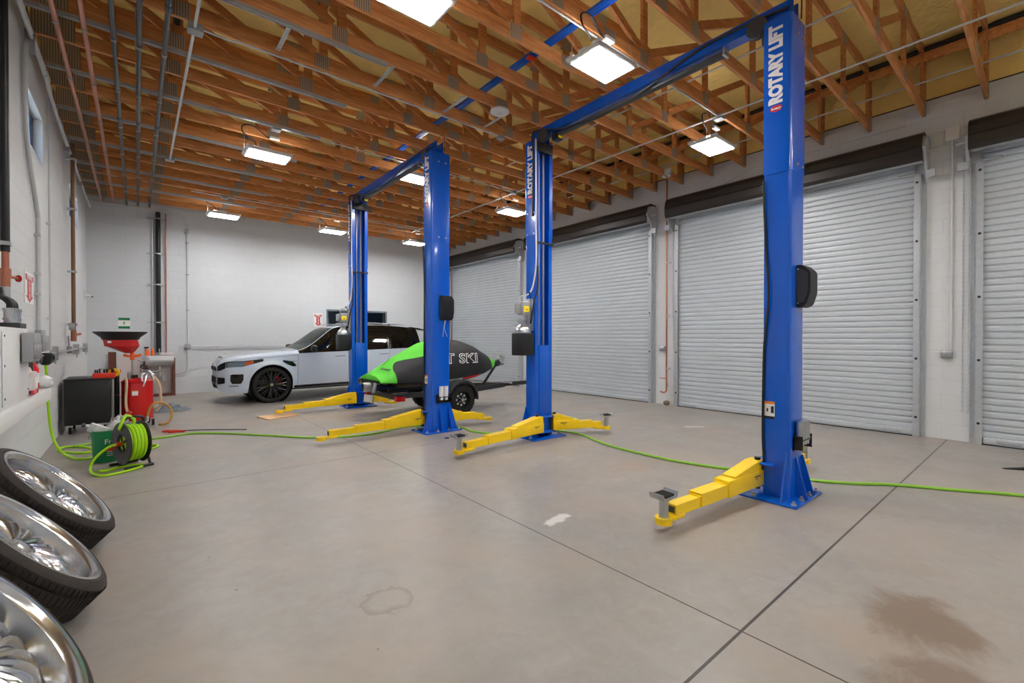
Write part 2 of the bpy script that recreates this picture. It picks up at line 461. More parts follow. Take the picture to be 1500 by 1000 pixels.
# foam underside of the roof, sprayed in rolling waves
b = B(); nx, ny = 84, 150
rows = []
for j in range(ny+1):
    y = YF+(YB-YF)*j/ny; r = []
    for i in range(nx+1):
        x = XL+(XR+.15-XL)*i/nx
        q = (y-.6)/.61; bay = abs((q-math.floor(q))-.5)*2
        z = ZC-.06*bay**3+.05*noise.noise(V((x*1.1, y*1.6, 0)))+.02*noise.noise(V((x*4, y*4, 3)))
        r.append((x, y, z))
    rows.append(r)
b.grid(rows); struct('ceiling', b, MT['foam'], ang=180)
b = B(); b.b2((XL-T, YF-.2, ZC+.12), (XR+.3, YB+.2, ZC+.2)); struct('roof', b, MT['dkgrey'])
# foam band above the door wall and the dark gap under it
rows = []
for j in range(ny+1):
    y = YF+(YB-YF)*j/ny
    rows.append([(XR+.06+.03*noise.noise(V((y*2, z*2, 5)))+.012*noise.noise(V((y*7, z*7, 1))), y, z) for z in [4.735+.1*k for k in range(9)]])
b = B(); b.grid(rows); struct('trim_1', b, MT['foam'], ang=180)
b = B(); b.b2((XR+.02, YF, 4.735), (XR+.2, YB, 4.765)); struct('trim_2', b, MT['black'])
rows = []
for j in range(ny+1):
    y = YF+(YB-YF)*j/ny
    rows.append([(XL+.05+.03*noise.noise(V((y*2, z*2, 15))), y, z) for z in [4.66+.1*k for k in range(10)]])
b = B(); b.grid(rows); struct('trim_3', b, MT['foam'], ang=180)

for i, (a, c) in enumerate(WIN):
    b = B(); x0, x1 = XL-.14, XL-.085; f = .06
    b.b2((x0, a, WZ0), (x1, a+f, WZ1)); b.b2((x0, c-f, WZ0), (x1, c, WZ1)); b.b2((x0, a, WZ0), (x1, c, WZ0+f)); b.b2((x0, a, WZ1-f), (x1, c, WZ1))
    b.b2((x0+.01, (a+c)/2-.03, WZ0), (x1-.01, (a+c)/2+.03, WZ1))
    w1 = struct('window_%d' % (i+1), b, MT['framebl'])
    g = B(); g.b2((XL-.118, a+.02, WZ0+.02), (XL-.112, c-.02, WZ1-.02)); obj('pane', g, MT['glass'], w1)
b = B(); f = .05; y0, y1 = YB-.02, YB+.12
b.b2((BX0-f, y0, BZ0), (BX0, y1, BZ1+f)); b.b2((BX1, y0, BZ0), (BX1+f, y1, BZ1+f)); b.b2((BX0, y0, BZ1), (BX1, y1, BZ1+f)); b.b2((BX0-f, y0, BZ0-f), (BX1+f, y1, BZ0))
w3 = struct('window_3', b, MT['framegr'])
g = B(); g.b2((BX0, YB+.05, BZ0), (BX1, YB+.056, BZ1)); obj('pane', g, MT['glass'], w3)
b = B()      # dim office behind the pane
b.b2((BX0-.6, YB+1.6, .8), (BX1+.6, YB+1.65, 2.8)); b.b2((BX0-.65, YB+.2, .8), (BX0-.6, YB+1.65, 2.8)); b.b2((BX1+.6, YB+.2, .8), (BX1+.65, YB+1.65, 2.8))
b.b2((BX0-.6, YB+.2, 2.8), (BX1+.6, YB+1.65, 2.85)); b.b2((BX0-.6, YB+.2, .75), (BX1+.6, YB+1.65, .8))
struct('wall_office', b, mat('office_wall', s2l(120, 150, 170), rough=.7))

# ------------------------------------------------------------------ roll-up doors
DOORS = [(9.93, 13.63), (5.60, 9.32), (1.27, 4.98), (-3.06, .65)]
DZ = 4.0
def rollup(n, a, c):
    d = struct('door_%d' % n, B().b2((XR-.06, a-.02, .0), (XR-.005, c+.02, .012)), MT['dkgrey'])
    # curtain: corrugated slats
    p = .0865; prof = []
    for k in range(int(DZ/p)+1):
        z = .09+k*p
        for t, x in ((0, 0), (.085, 0), (.105, .015), (.3, .02), (.72, .02), (.985, .015)):
            prof.append((XR-.03-x, z+t*p))
    q = B(); q.grid([[(x, a+.03, z) for x, z in prof], [(x, c-.03, z) for x, z in prof]])
    obj('curtain', q, MT['curtain'], d, smooth=False)
    q = B(); q.b2((XR-.075, a+.04, .015), (XR-.03, c-.04, .1), bev=.012); q.b2((XR-.05, a+.04, 0), (XR-.035, c-.04, .02))
    obj('bottom_bar', q, MT['curtain'], d)
    for y in (a+.16, c-.42):
        q = B(); q.b2((XR-.085, y, .035), (XR-.07, y+.26, .085), bev=.01); obj('slide_lock', q, MT['galv'], d)
    for y, s in ((a, 1), (c, -1)):
        q = B()
        q.b2((XR-.1, y-.04*s, 0), (XR-.092, y+.035*s, 3.72)); q.b2((XR-.1, y-.045*s, 0), (XR, y-.035*s, 3.72)); q.b2((XR-.012, y-.09*s, 0), (XR, y-.03*s, 3.72))
        tr = obj('track', q, MT['galv'], d)
        q = B()
        for k in range(5): q.cyl((XR-.104, y, .28+k*.83), (XR-.098, y, .28+k*.83), .017, 10)
        obj('bolt', q, MT['black'], tr)
        # end bracket carrying the barrel
        q = B(); q.prism([(XR-.38, 4.0), (XR-.3, 4.16), (XR-.12, 4.2), (XR, 4.16), (XR, 3.62), (XR-.08, 3.58), (XR-.14, 3.66)], lambda u, v, w_: (u, w_, v), y-.12*s, y-.09*s)
        q.cyl((XR-.2, y-.22*s, 3.98), (XR-.2, y-.05*s, 3.98), .02, 10); q.b2((XR-.2, y-.2*s, 3.62), (XR-.16, y-.1*s, 3.72))
        obj('bracket', q, MT['galv'], d)
        q = B(); q.tube([(XR-.11, y+.02*s, 3.72), (XR-.13, y+.09*s, 3.715), (XR-.15, y+.2*s, 3.71)], .018, 8); obj('guide_roller', q, MT['steel'], tr)
    prof = [(XR-.02, 4.24), (XR-.2, 4.25), (XR-.33, 4.19), (XR-.375, 4.12), (XR-.385, 4.03), (XR-.375, 4.02), (XR-.39, 3.99), (XR-.385, 3.87), (XR-.36, 3.82), (XR-.34, 3.82), (XR-.35, 3.9), (XR-.34, 4.08), (XR-.2, 4.21), (XR-.02, 4.2)]
    q = B(); q.prism(prof, lambda u, v, w_: (u, w_, v), a-.09, c+.09); obj('hood', q, MT['hood'], d, ang=12)
    q = B(); q.cyl((XR-.2, a-.08, 3.98), (XR-.2, c+.08, 3.98), .15, 20); obj('barrel', q, MT['curtain'], d)
for i, (a, c) in enumerate(DOORS): rollup(i+1, a, c)

# ------------------------------------------------------------------ roof trusses
NODES = [.36, 1.69, 3.09, 4.49, 5.9, 7.2]
TD = ZC-ZT-.02
def make_truss():
    t = thing('roof_truss', 'x', 'roof truss', (0, .6, ZT), 0, 'timber roof trusses')
    h = .019
    obj('bottom_chord', B().b2((XL+.03, -h, 0), (XR-.03, h, .14), bev=.003), MT['wood'], t)
    obj('top_chord', B().b2((XL+.03, -h, TD-.14), (XR-.02, h, TD), bev=.003), MT['wood'], t)
    for x in NODES+[-.8, 8.42, 8.53]:
        obj('web_post', B().b2((x-.045, -h, .14), (x+.045, h, TD-.14)), MT['wood2'], t)
    def diag(x0, z0, x1, z1):
        a = math.atan2(z1-z0, x1-x0); L = math.hypot(x1-x0, z1-z0)
        obj('web_diagonal', B().box(((x0+x1)/2, 0, (z0+z1)/2), (L, 2*h-.001, .089), rot=Euler((0, -a, 0))), MT['wood2'], t)
    ns = [-.8]+NODES+[8.42]
    for i in range(4): diag(ns[i]+.08, TD-.16, ns[i+1]-.09, .17)
    for i in range(4, 7): diag(ns[i]+.09, .17, ns[i+1]-.08, TD-.16)
    for x, wd, z0, z1 in [(-.66, .34, .01, .32)]+[(x-.02, .16, .005, .16) for x in NODES]+[(3.85, .2, .01, .13), (8.5, .12, .005, .2)]:
        q = B()
        for s in (-1, 1): q.b2((x-wd/2, s*h, z0), (x+wd/2, s*(h+.003), z1))
        obj('nail_plate', q, MT['plate'], t)
    for x in NODES:
        q = B()
        for s in (-1, 1): q.b2((x-.09, s*h, TD-.17), (x+.07, s*(h+.003), TD-.02))
        obj('nail_plate', q, MT['plate'], t)
    return t
NTR = 22
tr0 = make_truss()
for k in range(NTR):
    o = tr0 if k == 0 else dup(tr0, loc=(0, .6+.61*k, ZT))
    n = NTR-1-k
    o['label'] = ('timber roof truss against the top of the back wall' if n == 0 else
                  '%s timber roof truss counted out from the back wall' % ORD[n])

# long members tied across the trusses
one('wall_ledger', B().b2((8.40, .0, 5.22), (8.44, YB-.05, 5.35), bev=.004), MT['wood'], 'long timber ledger crossing the truss ends above the roll-up doors', 'ledger')
one('roof_drain_pipe', B().tube([(8.42, .05, 5.392), (8.42, YB-.1, 5.392)], .036, 14), MT['blackpipe'], 'long black pipe running above the timber ledger along the door wall', 'pipe')
def strip(name, x, z, y0, y1, m, lab, cat, w_=.09, h_=.035, segs=None, joint=None):
    t = thing(name, lab, cat, (x, y0, z))
    n = segs or 1; L = (y1-y0)/n
    for k in range(n):
        q = B(); e = .012
        q.prism([(-w_/2, 0), (w_/2, 0), (w_/2, h_), (w_/2-.006, h_), (w_/2-.006, .006), (-w_/2+.006, .006), (-w_/2+.006, h_), (-w_/2, h_)], lambda u, v, w2: (u, w2, v), k*L, (k+1)*L-e)
        for d in (-.02, .02): q.b2((d-.004, k*L, -.006), (d+.004, (k+1)*L-e, 0))
        obj('channel', q, m, t)
    if joint:
        for k in range(1, n):
            q = B(); q.b2((-.05, k*L-.05, -.012), (.05, k*L+.04, -.002), bev=.004)
            for yy in (-.03, .02): q.cyl((0, k*L+yy, -.02), (0, k*L+yy, -.01), .012, 8)
            obj('splice_bracket', q, joint, t)
    return t
strip('bracing_channel', 3.63, 4.74, .9, 13.4, MT['blue'], 'blue steel channel threaded through the roof trusses along the room', 'channel', segs=4, joint=MT['redplastic'])
strip('grey_channel', .03, 4.86, 1.0, 13.6, MT['grey'], 'grey steel channel lying above the bottom chords over the iron pipes', 'channel', w_=.06)
one('vent_pipe', B().tube([(.35, 1.0, 4.80), (.35, 13.6, 4.80)], .035, 12), MT['blackpipe'], 'black pipe lying inside the trusses above the white ceiling conduit', 'pipe')

# channel struts under the chords on the window side
def strut(k):
    y = 4.87+1.22*k
    q = B(); a = .0205
    q.prism([(-a, 0), (a, 0), (a, .041), (a-.012, .041), (a-.012, .036), (a-.003, .036), (a-.003, .003), (-a+.003, .003), (-a+.003, .036), (-a+.012, .036), (-a+.012, .041), (-a, .041)],
            lambda u, v, w2: (w2, u, -v), XL+.06, 2.2-.03*(k % 2))
    o = one('support_strut', q, MT['galv'], 'galvanised strut under the trusses, %s from the back wall' % ORD[7-k], 'strut', 'ceiling struts by the windows')
    o.location = (0, y, ZT-.001)
for k in range(8): strut(k)

# pipes hung under the struts
def run(name, x, z, r, y0, y1, m, lab, ends=True, clampm=None):
    t = thing(name, lab, 'pipe', (x, y0, z), 0, 'pipe runs under the trusses')
    pts = [(0, 0, 0), (0, y1-y0-.06, 0)]
    pts += [(0, y1-y0-.02, .012), (0, y1-y0, .05), (0, y1-y0, ZT-z+.1)] if ends else []
    obj('pipe', B().tube(pts, r, 12), m, t)
    for k in range(8):
        y = 4.87+1.22*k-y0
        if y+y0 > y1-.1: break
        q = B(); q.lathe([(r+.001, -.012), (r+.005, -.012), (r+.005, .012), (r+.001, .012)], (0, y, 0), (0, 1, 0), 14, caps=False)
        q.b2((-.006, y-.01, r), (.006, y+.01, ZT-.041-z)); q.cyl((-.022, y, -r-.006), (.022, y, -r-.006), .006, 8)
        obj('clamp', q, clampm or MT['steel'], t)
    if m is MT['iron']:
        for k in range(4):
            y = 2.6+k*3.05
            obj('coupling', B().lathe([(r, -.04), (r+.006, -.035), (r+.006, .035), (r, .04)], (0, y, 0), (0, 1, 0), 14), m, t)
run('water_pipe', -.58, 4.42, .022, -3.5, 13.5, MT['copper'], 'copper pipe under the trusses, the one next to the window wall')
run('water_pipe', -.38, 4.42, .022, -3.5, 13.45, MT['copper'], 'copper pipe under the trusses, the one beside the iron pipes')
for x, y1, lb in ((-.165, 13.6, 'dark iron pipe under the trusses, next to the copper pipes'), (.033, 13.42, 'dark iron pipe under the trusses, middle of three'), (.238, 13.4, 'dark iron pipe under the trusses, beside the white conduit')):
    run('gas_pipe', x, 4.42, .022, -3.5, y1, MT['iron'], lb)

def conduit(name, pts, r, m, lab, boxes=(), bs=.1, clips=None, sm=0):
    o = V(pts[0]); t = thing(name, lab, 'conduit', o)
    P = [V(p)-o for p in pts]
    obj('conduit', B().tube(smoothpath(P, sm) if sm else P, r, 10), m, t)
    for c in boxes:
        c = V(c)-o; q = B(); q.box(c, (bs, bs, bs*.5), bev=.006); q.box(c-V((0, 0, bs*.27)), (bs*.92, bs*.92, .005))
        obj('junction_box', q, MT['grey'], t)
    for c in clips or ():
        q = B(); q.box(V(c)-o, (2.6*r+.012, .025, 2.6*r+.006)); obj('clip', q, MT['steel'], t)
    return t
conduit('ceiling_conduit', [(.45, -3.5, 4.44), (.45, 9.7, 4.44)], .014, MT['conduit'], 'white conduit under the trusses running beside the iron pipes', [(.46, 5.45, 4.45), (.45, 9.68, 4.46)], .13, [(.45, y, 4.45) for y in (4.87, 6.09, 7.31, 8.53)])
conduit('ceiling_conduit', [(.46, 5.45, 4.47), (.75, 5.47, 4.47), (.85, 5.50, 4.505), (4.34, 5.50, 4.505)], .011, MT['conduit'], 'thin white conduit crossing the trusses toward the round ceiling antenna', [(4.34, 5.5, 4.495)], .1)
conduit('ceiling_conduit', [(1.0, 3.06, 4.505), (6.3, 3.04, 4.505)], .011, MT['conduit'], 'thin white conduit crossing above the lamps nearest the tall blue column', [(6.3, 3.04, 4.495)], .12)
conduit('ceiling_conduit', [(1.4, 7.38, 4.505), (6.18, 7.38, 4.505)], .011, MT['conduit'], 'thin white conduit crossing above the middle row of lamps', [(1.6, 7.38, 4.495), (6.18, 7.38, 4.495)], .12)
conduit('ceiling_conduit', [(.9, 11.7, 4.505), (6.2, 11.7, 4.505)], .011, MT['conduit'], 'thin white conduit crossing above the lamps near the back wall', [(1.5, 11.7, 4.495), (6.2, 11.7, 4.495)], .12)
conduit('ceiling_conduit', [(6.3, -.4, 4.49), (6.2, 6.0, 4.49), (6.2, 12.0, 4.49)], .012, MT['conduit'], 'long white conduit running under the trusses parallel to the doors')
conduit('ceiling_conduit', [(5.64, .2, 4.8), (5.64, 7.0, 4.8)], .012, MT['conduit'], 'white conduit running inside the trusses behind the tall blue column')
conduit('ceiling_conduit', [(8.3, -.4, 4.9), (8.3, 8.0, 4.9)], .012, MT['conduit'], 'thin white conduit running through the truss ends above the doors')
conduit('door_conduit', [(8.58, 1.4, 4.47), (8.58, 2.4, 4.47), (8.58, 3.6, 4.47), (8.58, 4.2, 4.26)], .008, MT['conduit'], 'thin conduit on the wall above the roll-up door behind the tall column')

# ------------------------------------------------------------------ high bay lamps
def make_lamp():
    t = thing('high_bay_lamp', 'x', 'lamp', (0, 0, 4.2), 0, 'white panel lamps hung under the trusses')
    q = B(); q.b2((-.31, -.21, 0), (.31, .21, .035), bev=.012)
    for k in range(7): q.b2((-.29, -.19+k*.0633-.008, .035), (.29, -.19+k*.0633+.008, .05))
    for x in (-.3, .3):
        for y in (-.17, 0, .17): q.box((x, y, .04), (.04, .1, .03), bev=.006)
    obj('housing', q, MT['white'], t)
    obj('lens', B().b2((-.275, -.18, -.006), (.275, .18, .002)), MT['led'], t)
    for x in (-.255, .205):
        obj('added_uplight', B().b2((x, -.17, .049), (x+.05, .17, .053)), MT['upfill'], t)  # invented glowing strips on the housing top, added to brighten the ceiling
    q = B(); q.b2((-.2, -.06, .05), (.06, .06, .11), bev=.008); obj('driver_box', q, MT['white'], t)
    for sx in (-1, 1):
        for sy in (-1, 1): obj('hanging_cable', B().tube([(.29*sx, .19*sy, .03), (.29*sx, .1*sy, .32)], .002, 5), MT['steel'], t)
    q = B(); q.tube(smoothpath([(-.14, 0, .1), (-.2, -.01, .2), (-.33, -.02, .27), (-.34, -.02, .37), (-.2, -.02, .41), (-.02, 0, .31), (.05, 0, .30)], 6), .009, 8)
    obj('power_cord', q, MT['black'], t)
    q = B(); q.b2((.03, -.03, .29), (.17, .03, .325), bev=.004); obj('plug_box', q, MT['white'], t)
    return t
LP = [((3.70, 3.0), 'panel lamp hanging just above the long blue overhead beam'), ((1.76, 3.42), 'panel lamp cut by the upper frame edge'), ((6.52, 3.24), 'panel lamp hanging beside the tall blue column, near the door wall'),
      ((1.57, 7.80), 'second panel lamp from the back wall, in the row nearest the window wall'), ((3.90, 7.5, 4.3), 'panel lamp seen behind the top of the blue post with the green cover below'), ((6.47, 7.79), 'panel lamp left of the blue post carrying the yellow sensor'),
      ((1.55, 12.25), 'panel lamp close to the back wall beside the black drain pipe'), ((4.0, 12.22), 'middle panel lamp of the three close to the back wall'), ((6.36, 12.18), 'panel lamp close to the back wall, nearest the roll-up doors')]
lamp0 = make_lamp()
for i, (p, lb) in enumerate(LP):
    o = lamp0 if i == 0 else dup(lamp0)
    o.location = (p[0], p[1], p[2] if len(p) > 2 else 4.2); o['label'] = lb
for x in (1.6, 4.0, 6.5):           # unseen row added behind the camera to brighten the room
    o = dup(lamp0, loc=(x, -1.3, 4.2), label='added panel lamp in the unseen row behind the viewer, %s' % {1.6: 'window side', 4.0: 'middle', 6.5: 'door side'}[x])

t = thing('ceiling_antenna', 'round white disc antenna under a truss near the blue beam', 'antenna', (3.80, 4.84, 4.46))
obj('shell', B().lathe([(.1, .03), (.125, .02), (.13, 0), (.11, -.012), (.05, -.018), (0, -.019)], n=36), MT['white'], t)
obj('logo_ring', B().lathe([(.022, -.0195), (.028, -.0195), (.028, -.018), (.022, -.018)], n=24, caps=False), MT['grey'], t)
obj('bracket', B().b2((-.05, -.05, .03), (.05, .05, .06)), MT['galv'], t)
def bracket(x, y, z, rz, lab):
    q = B(); q.prism([(-.285, 0), (.285, 0), (.285, .03), (.28, .03), (.28, .004), (-.28, .004), (-.28, .03), (-.285, .03)], XZ, -.022, .022)
    for k in range(9): q.box((-.24+k*.06, 0, -.001), (.03, .014, .003))
    o = one('slotted_channel', q, MT['galv'], lab, 'channel', 'short slotted channels on the trusses'); o.location = (x, y, z); o.rotation_euler = (0, 0, PI/2)
bracket(1.2, 5.175, 4.54, 1.5, 'short slotted channel bridging two trusses near the window wall')
bracket(2.3, 5.175, 4.54, 1.5, 'short slotted channel under the trusses at the end of a long strut')
bracket(3.3, 5.175, 4.54, 1.5, 'short slotted channel beside the blue bracing channel')
bracket(4.0, 5.175, 4.54, 1.4, 'short slotted channel just behind the round ceiling antenna')
t = thing('emergency_light', 'small grey twin-head emergency light on a truss near the copper riser', 'lamp', (7.87, 4.79, 4.55))
obj('body', B().box((0, 0, .05), (.07, .12, .1), bev=.01), MT['white'], t)
for s in (-1, 1): obj('lamp_head', B().lathe([(.02, 0), (.04, .03), (.04, .05)], (-.02, .05*s, -.01), (-.6, 0, -.8), 14), MT['grey'], t)
# ------------------------------------------------------------------ two-post lifts
LD, CDp, CW = 3.40, .21, .16
def column(t, y0, s, far, lid):
    """y0: outer face, s: direction toward the opening"""
    Y = lambda v: y0+s*v
    f = lambda u, v, w_: (u, Y(v), w_)
    def cprof(e, d):
        a, r = CW+e, .03
        arc = [(-a+r*(1-math.cos(t_)), -e+r*(1-math.sin(t_))) for t_ in (0, .4, .8, 1.2, 1.5708)]
        o = [(-a, d)]+arc+[(-x, y) for x, y in arc[::-1]]+[(a, d), (a-.06, d), (a-.06, d-.008), (a-.008, d-.008)]
        i = [(a-.008, .012-e), (-a+.008, .012-e)]
        return o+i+[(-a+.008, d-.008), (-a+.06, d-.008), (-a+.06, d)]
    q = B(); q.prism(cprof(0, CDp), f, .02, 2.95)
    col = obj('column', q, MT['blue'], t)
    q = B(); q.prism(cprof(.006, CDp+.006), f, 2.83, 4.165)
    ext = obj('column_extension', q, MT['blue'], t)
    q = B()
    for z in (2.9, 4.02):
        for x in (-.1, .02): q.cyl((x+.06, Y(-.018), z), (x+.06, Y(.0), z), .011, 8)
    for z in ((2.86, 3.15) if far else ()):
        for v in (.06, .19): q.cyl((-CW-.014, Y(v), z), (-CW, Y(v), z), .01, 8)
    obj('bolt', q, MT['steel'], ext)
    # base plate, gussets, anchors
    q = B()
    ya, yb = sorted((Y(-.105), Y(.36)))
    q.b2((-.31, ya, 0), (.31, yb, .02), bev=.006)
    base = obj('base_plate', q, MT['blue'], t)
    for x, v in ((-.27, -.07), (-.09, -.07), (.1, -.07), (.27, -.07), (-.28, .24), (.28, .24)):
        obj('anchor_bolt', B().cyl((x, Y(v), .02), (x, Y(v), .055), .011, 8).cyl((x, Y(v), .02), (x, Y(v), .034), .022, 6), MT['steel'], base)
    q = B()
    for x in (-.03, .13): q.prism([(-.1, .02), (.012, .02), (.012, .36), (-.01, .36)], lambda u, v, w_: (w_, Y(u), v), x-.006, x+.006)
    for sx in (-1, 1):
        q.prism([(CW-.005, .02), (CW+.135, .02), (CW+.12, .06), (CW+.01, .42), (CW-.005, .42)], lambda u, v, w_: (sx*u, Y(w_), v), .015, .028)
    obj('gusset', q, MT['blue'], t)
    # carriage with arm restraint plates
    q = B()
    ya, yb = sorted((Y(CDp-.19), Y(CDp+.012))); q.b2((-.095, ya, .3), (.095, yb, 1.3), bev=.006)
    ya, yb = sorted((Y(CDp-.1), Y(CDp+.10)))
    q.b2((-.215, ya, .285), (.215, yb, .305), bev=.005); q.b2((-.14, ya, .075), (.14, yb, .095), bev=.005)
    ya, yb = sorted((Y(CDp-.1), Y(CDp+.03))); q.b2((-.075, ya, .09), (.075, yb, .29))
    car = obj('carriage', q, MT['blue'], t)
    for x in (-.17, .17):
        q = B(); q.cyl((x, Y(CDp+.045), .06), (x, Y(CDp+.045), .34), .024, 14)
        obj('pivot_pin', q, MT['black'], car)
    # lifting rods, top pulley bracket and latch bar in the open side
    for x, r in ((-.045, .009), (.03, .007), (.05, .007)):
        q = B(); q.cyl((x, Y(CDp-.05), 1.25), (x, Y(CDp-.05), 4.1), r, 8)
        obj('lifting_cable', q, MT['steel'], t)
    q = B(); q.cyl((-.0, Y(CDp-.1), 1.3), (0, Y(CDp-.1), 3.0), .035, 12); obj('hydraulic_cylinder', q, MT['blue'], t)
    q = B(); ya, yb = sorted((Y(CDp-.04), Y(CDp+.035))); q.b2((-.15, ya, 4.0), (.15, yb, 4.14), bev=.01)
    for x in (-.12, -.04, .06, .12): q.cyl((x, Y(CDp+.03), 4.11), (x, Y(CDp+.05), 4.11), .012, 8)
    obj('pulley_bracket', q, MT['black'], t)
    q = B(); ya, yb = sorted((Y(CDp+.005), Y(CDp+.03))); q.b2((-.15, ya, 2.72), (.15, yb, 2.745)); q.cyl((-.16, Y(CDp+.018), 2.735), (-.13, Y(CDp+.018), 2.735), .02, 8).cyl((.13, Y(CDp+.018), 2.735), (.16, Y(CDp+.018), 2.735), .02, 8)
    obj('latch_bar', q, MT['black'], t)
    # lettering on the face toward the windows
    xf = -CW-.0068
    tx = text('lettering', 'ROTARY LIFT', .142, MT['label'], frame((xf, Y(.115), 3.765), (0, 0, 1), (0, 1, 0)), ext, bold=.0085, sx=.8)
    q = B(); q.lathe([(.0, 0), (.05, 0), (.05, .0015), (0, .0015)], (xf, Y(.115), 3.385), (-1, 0, 0), 28)
    for v in q.bm.verts: v.co.z = 3.385+(v.co.z-3.385)*.55
    lg = obj('logo', q, MT['signred'], ext, smooth=False)
    text('logo_lettering', 'Rotary', .028, MT['label'], frame((xf-.002, Y(.115), 3.385), (0, -1, 0), (0, 0, 1)), ext, bold=.001)
    if not far:
        # door bumper and adapter rack on the outer face
        q = B(); q.prism([(0, 1.67), (-.03, 1.665), (-.075, 1.69), (-.105, 1.79), (-.105, 1.97), (-.05, 2.03), (0, 2.035)], lambda u, v, w_: (w_, Y(u), v), -.03, .17)
        bmesh.ops.bevel(q.bm, geom=list(q.bm.edges), offset=.008, segments=2, affect='EDGES')
        dg = obj('door_bumper', q, MT['black'], t)
        q = B(); q.prism([(-.004, 1.70), (-.06, 1.71), (-.09, 1.80), (-.09, 1.96), (-.03, 2.0), (-.004, 2.0)], lambda u, v, w_: (w_, Y(u), v), -.036, -.029); obj('recess_panel', q, MT['dkgrey'], dg)
        q = B()
        for z in (1.70, 1.995): q.cyl((-.041, Y(-.018), z), (-.036, Y(-.018), z), .007, 8)
        obj('screw', q, MT['steel'], dg)
        q = B(); ya, yb = sorted((Y(-.075), Y(0))); q.b2((-.085, ya, .52), (.145, yb, .53)); q.b2((-.085, ya, .44), (-.08, yb, .56)); q.b2((.14, ya, .44), (.145, yb, .56)); ya, yb = sorted((Y(-.01), Y(0))); q.b2((-.085, ya, .43), (.145, yb, .56))
        rk = obj('adapter_rack', q, MT['black'], t)
        for x in ((-.02, .06) if lid == 2 else (-.045, .02, .085)):
            obj('height_adapter', B().lathe([(.028, 0), (.028, .03), (.033, .032), (.033, .2), (.022, .2)], (x, Y(-.042), .48), n=18), MT['label'] if lid == 2 else MT['alloy'], rk)
        q = B(); q.box((-CW-.002, Y(.16), .77), (.003, .085, .15)); d = obj('caution_decal', q, MT['label'], t, smooth=False)
        obj('decal_header', B().box((-CW-.0045, Y(.16), .835), (.002, .085, .022)), MT['orangelabel'], d, smooth=False)
        q = B(); q.box((-CW-.0045, Y(.135), .775), (.002, .022, .06)); q.box((-CW-.0045, Y(.175), .77), (.002, .012, .03)); q.box((-CW-.0045, Y(.16), .706), (.002, .085, .022)); obj('decal_picture', q, MT['black'], d, smooth=False)
        q = B(); q.tube(smoothpath([(-CW-.02, Y(.21), 2.78), (-CW-.012, Y(.19), 2.2), (-CW-.03, Y(.16), 1.75), (-CW-.012, Y(.2), 1.3), (-CW-.012, Y(.21), .6), (-CW-.02, Y(.2), .3), (-CW+.02, Y(.26), .16)], 6), .011, 8); obj('hydraulic_hose', q, MT['black'], t)
        if lid == 2:
            for x in (.06, .075): obj('pull_cord', B().tube(smoothpath([(x, Y(-.02), 1.68), (x-.02, Y(-.012), 1.55), (x+.03*(1 if x > .07 else -1), Y(-.008), 1.42)], 5), .003, 6), MT['conduit'], t)
    return col

def arm(t, p, e, pad, L1=.52):
    p = V(p); e = V(e); d = e-p; L = d.length; d.normalize(); n = V((-d.y, d.x, 0))
    M = Matrix(((d.x, n.x, 0, p.x), (d.y, n.y, 0, p.y), (0, 0, 1, 0), (0, 0, 0, 1)))
    l1 = L*.42; l2 = L*.70
    q = B(); q.b2((-.05, -.07, .098), (l1, .07, .235), bev=.008)
    q.b2((-.05, -.062, .1), (.05, .062, .28), bev=.01)
    q.prism([(.02, .23), (l1*.8, .236), (l1*.8, .246), (.05, .315), (-.045, .315), (-.045, .23)], XZ, -.058, -.046)
    q.prism([(.02, .23), (l1*.8, .236), (l1*.8, .246), (.05, .315), (-.045, .315), (-.045, .23)], XZ, .046, .058)
    q.prism([(l1*.8, .24), (.05, .308), (-.045, .308), (-.045, .316), (.055, .316), (l1*.8, .248)], XZ, -.05, .05)
    a = obj('swing_arm', q, MT['yellow'], t, M=M)
    q = B()
    for sy in (-1, 1): q.b2((.05, .0705*sy, .19), (.15, .0712*sy, .2)); q.b2((.1, .0705*sy, .17), (.12, .0712*sy, .18))
    obj('caution_marking', q, MT['dkgrey'], a, smooth=False, M=M)
    q = B(); q.prism([(-.055, .105), (.055, .105), (.055, .205), (-.055, .205)], YZ, l1-.1, l2); q.b2((l1-.02, -.058, .2), (l1+.01, .058, .212), bev=.003)
    b = obj('arm_extension', q, MT['yellow'], a, M=M)
    q = B(); h = .0425
    q.prism([(-h, .10), (h, .10), (h, .112), (h, .18), (-h, .18)], YZ, l2-.1, L-.09)
    q.b2((L-.2, -.05, .075), (L-.04, .05, .105), bev=.008); q.cyl((L, 0, .06), (L, 0, .105), .062, 24)
    q.b2((l2-.01, -.047, .175), (l2+.015, .047, .19), bev=.003)
    obj('arm_tip', q, MT['yellow'], a, M=M)
    q = B(); q.b2((L-.091, -.03, .118), (L-.088, .03, .165)); obj('tube_opening', q, MT['dkgrey'], a, M=M)
    if pad:
        q = B(); q.cyl((L, 0, .1), (L, 0, .245), .034, 20); q.cyl((L, 0, .235), (L, 0, .252), .05, 20); obj('adapter_post', q, MT['alloy'], a, M=M)
        q = B(); q.b2((L-.075, -.06, .25), (L+.075, .06, .262), bev=.003)
        for sx in (-1, 1): q.prism([(.06, .25), (.075, .25), (.09, .29), (.083, .292)], lambda u, v, w_: (L+sx*u, w_, v), -.06, .06)
        obj('adapter_saddle', q, MT['steel'], a, M=M)
        q = B(); q.b2((L-.055, -.052, .262), (L+.055, .052, .276), bev=.004)
        for k in range(5): q.b2((L-.05+k*.022, -.05, .276), (L-.04+k*.022, .05, .28))
        obj('rubber_pad', q, MT['rubber'], a, M=M)
    return a

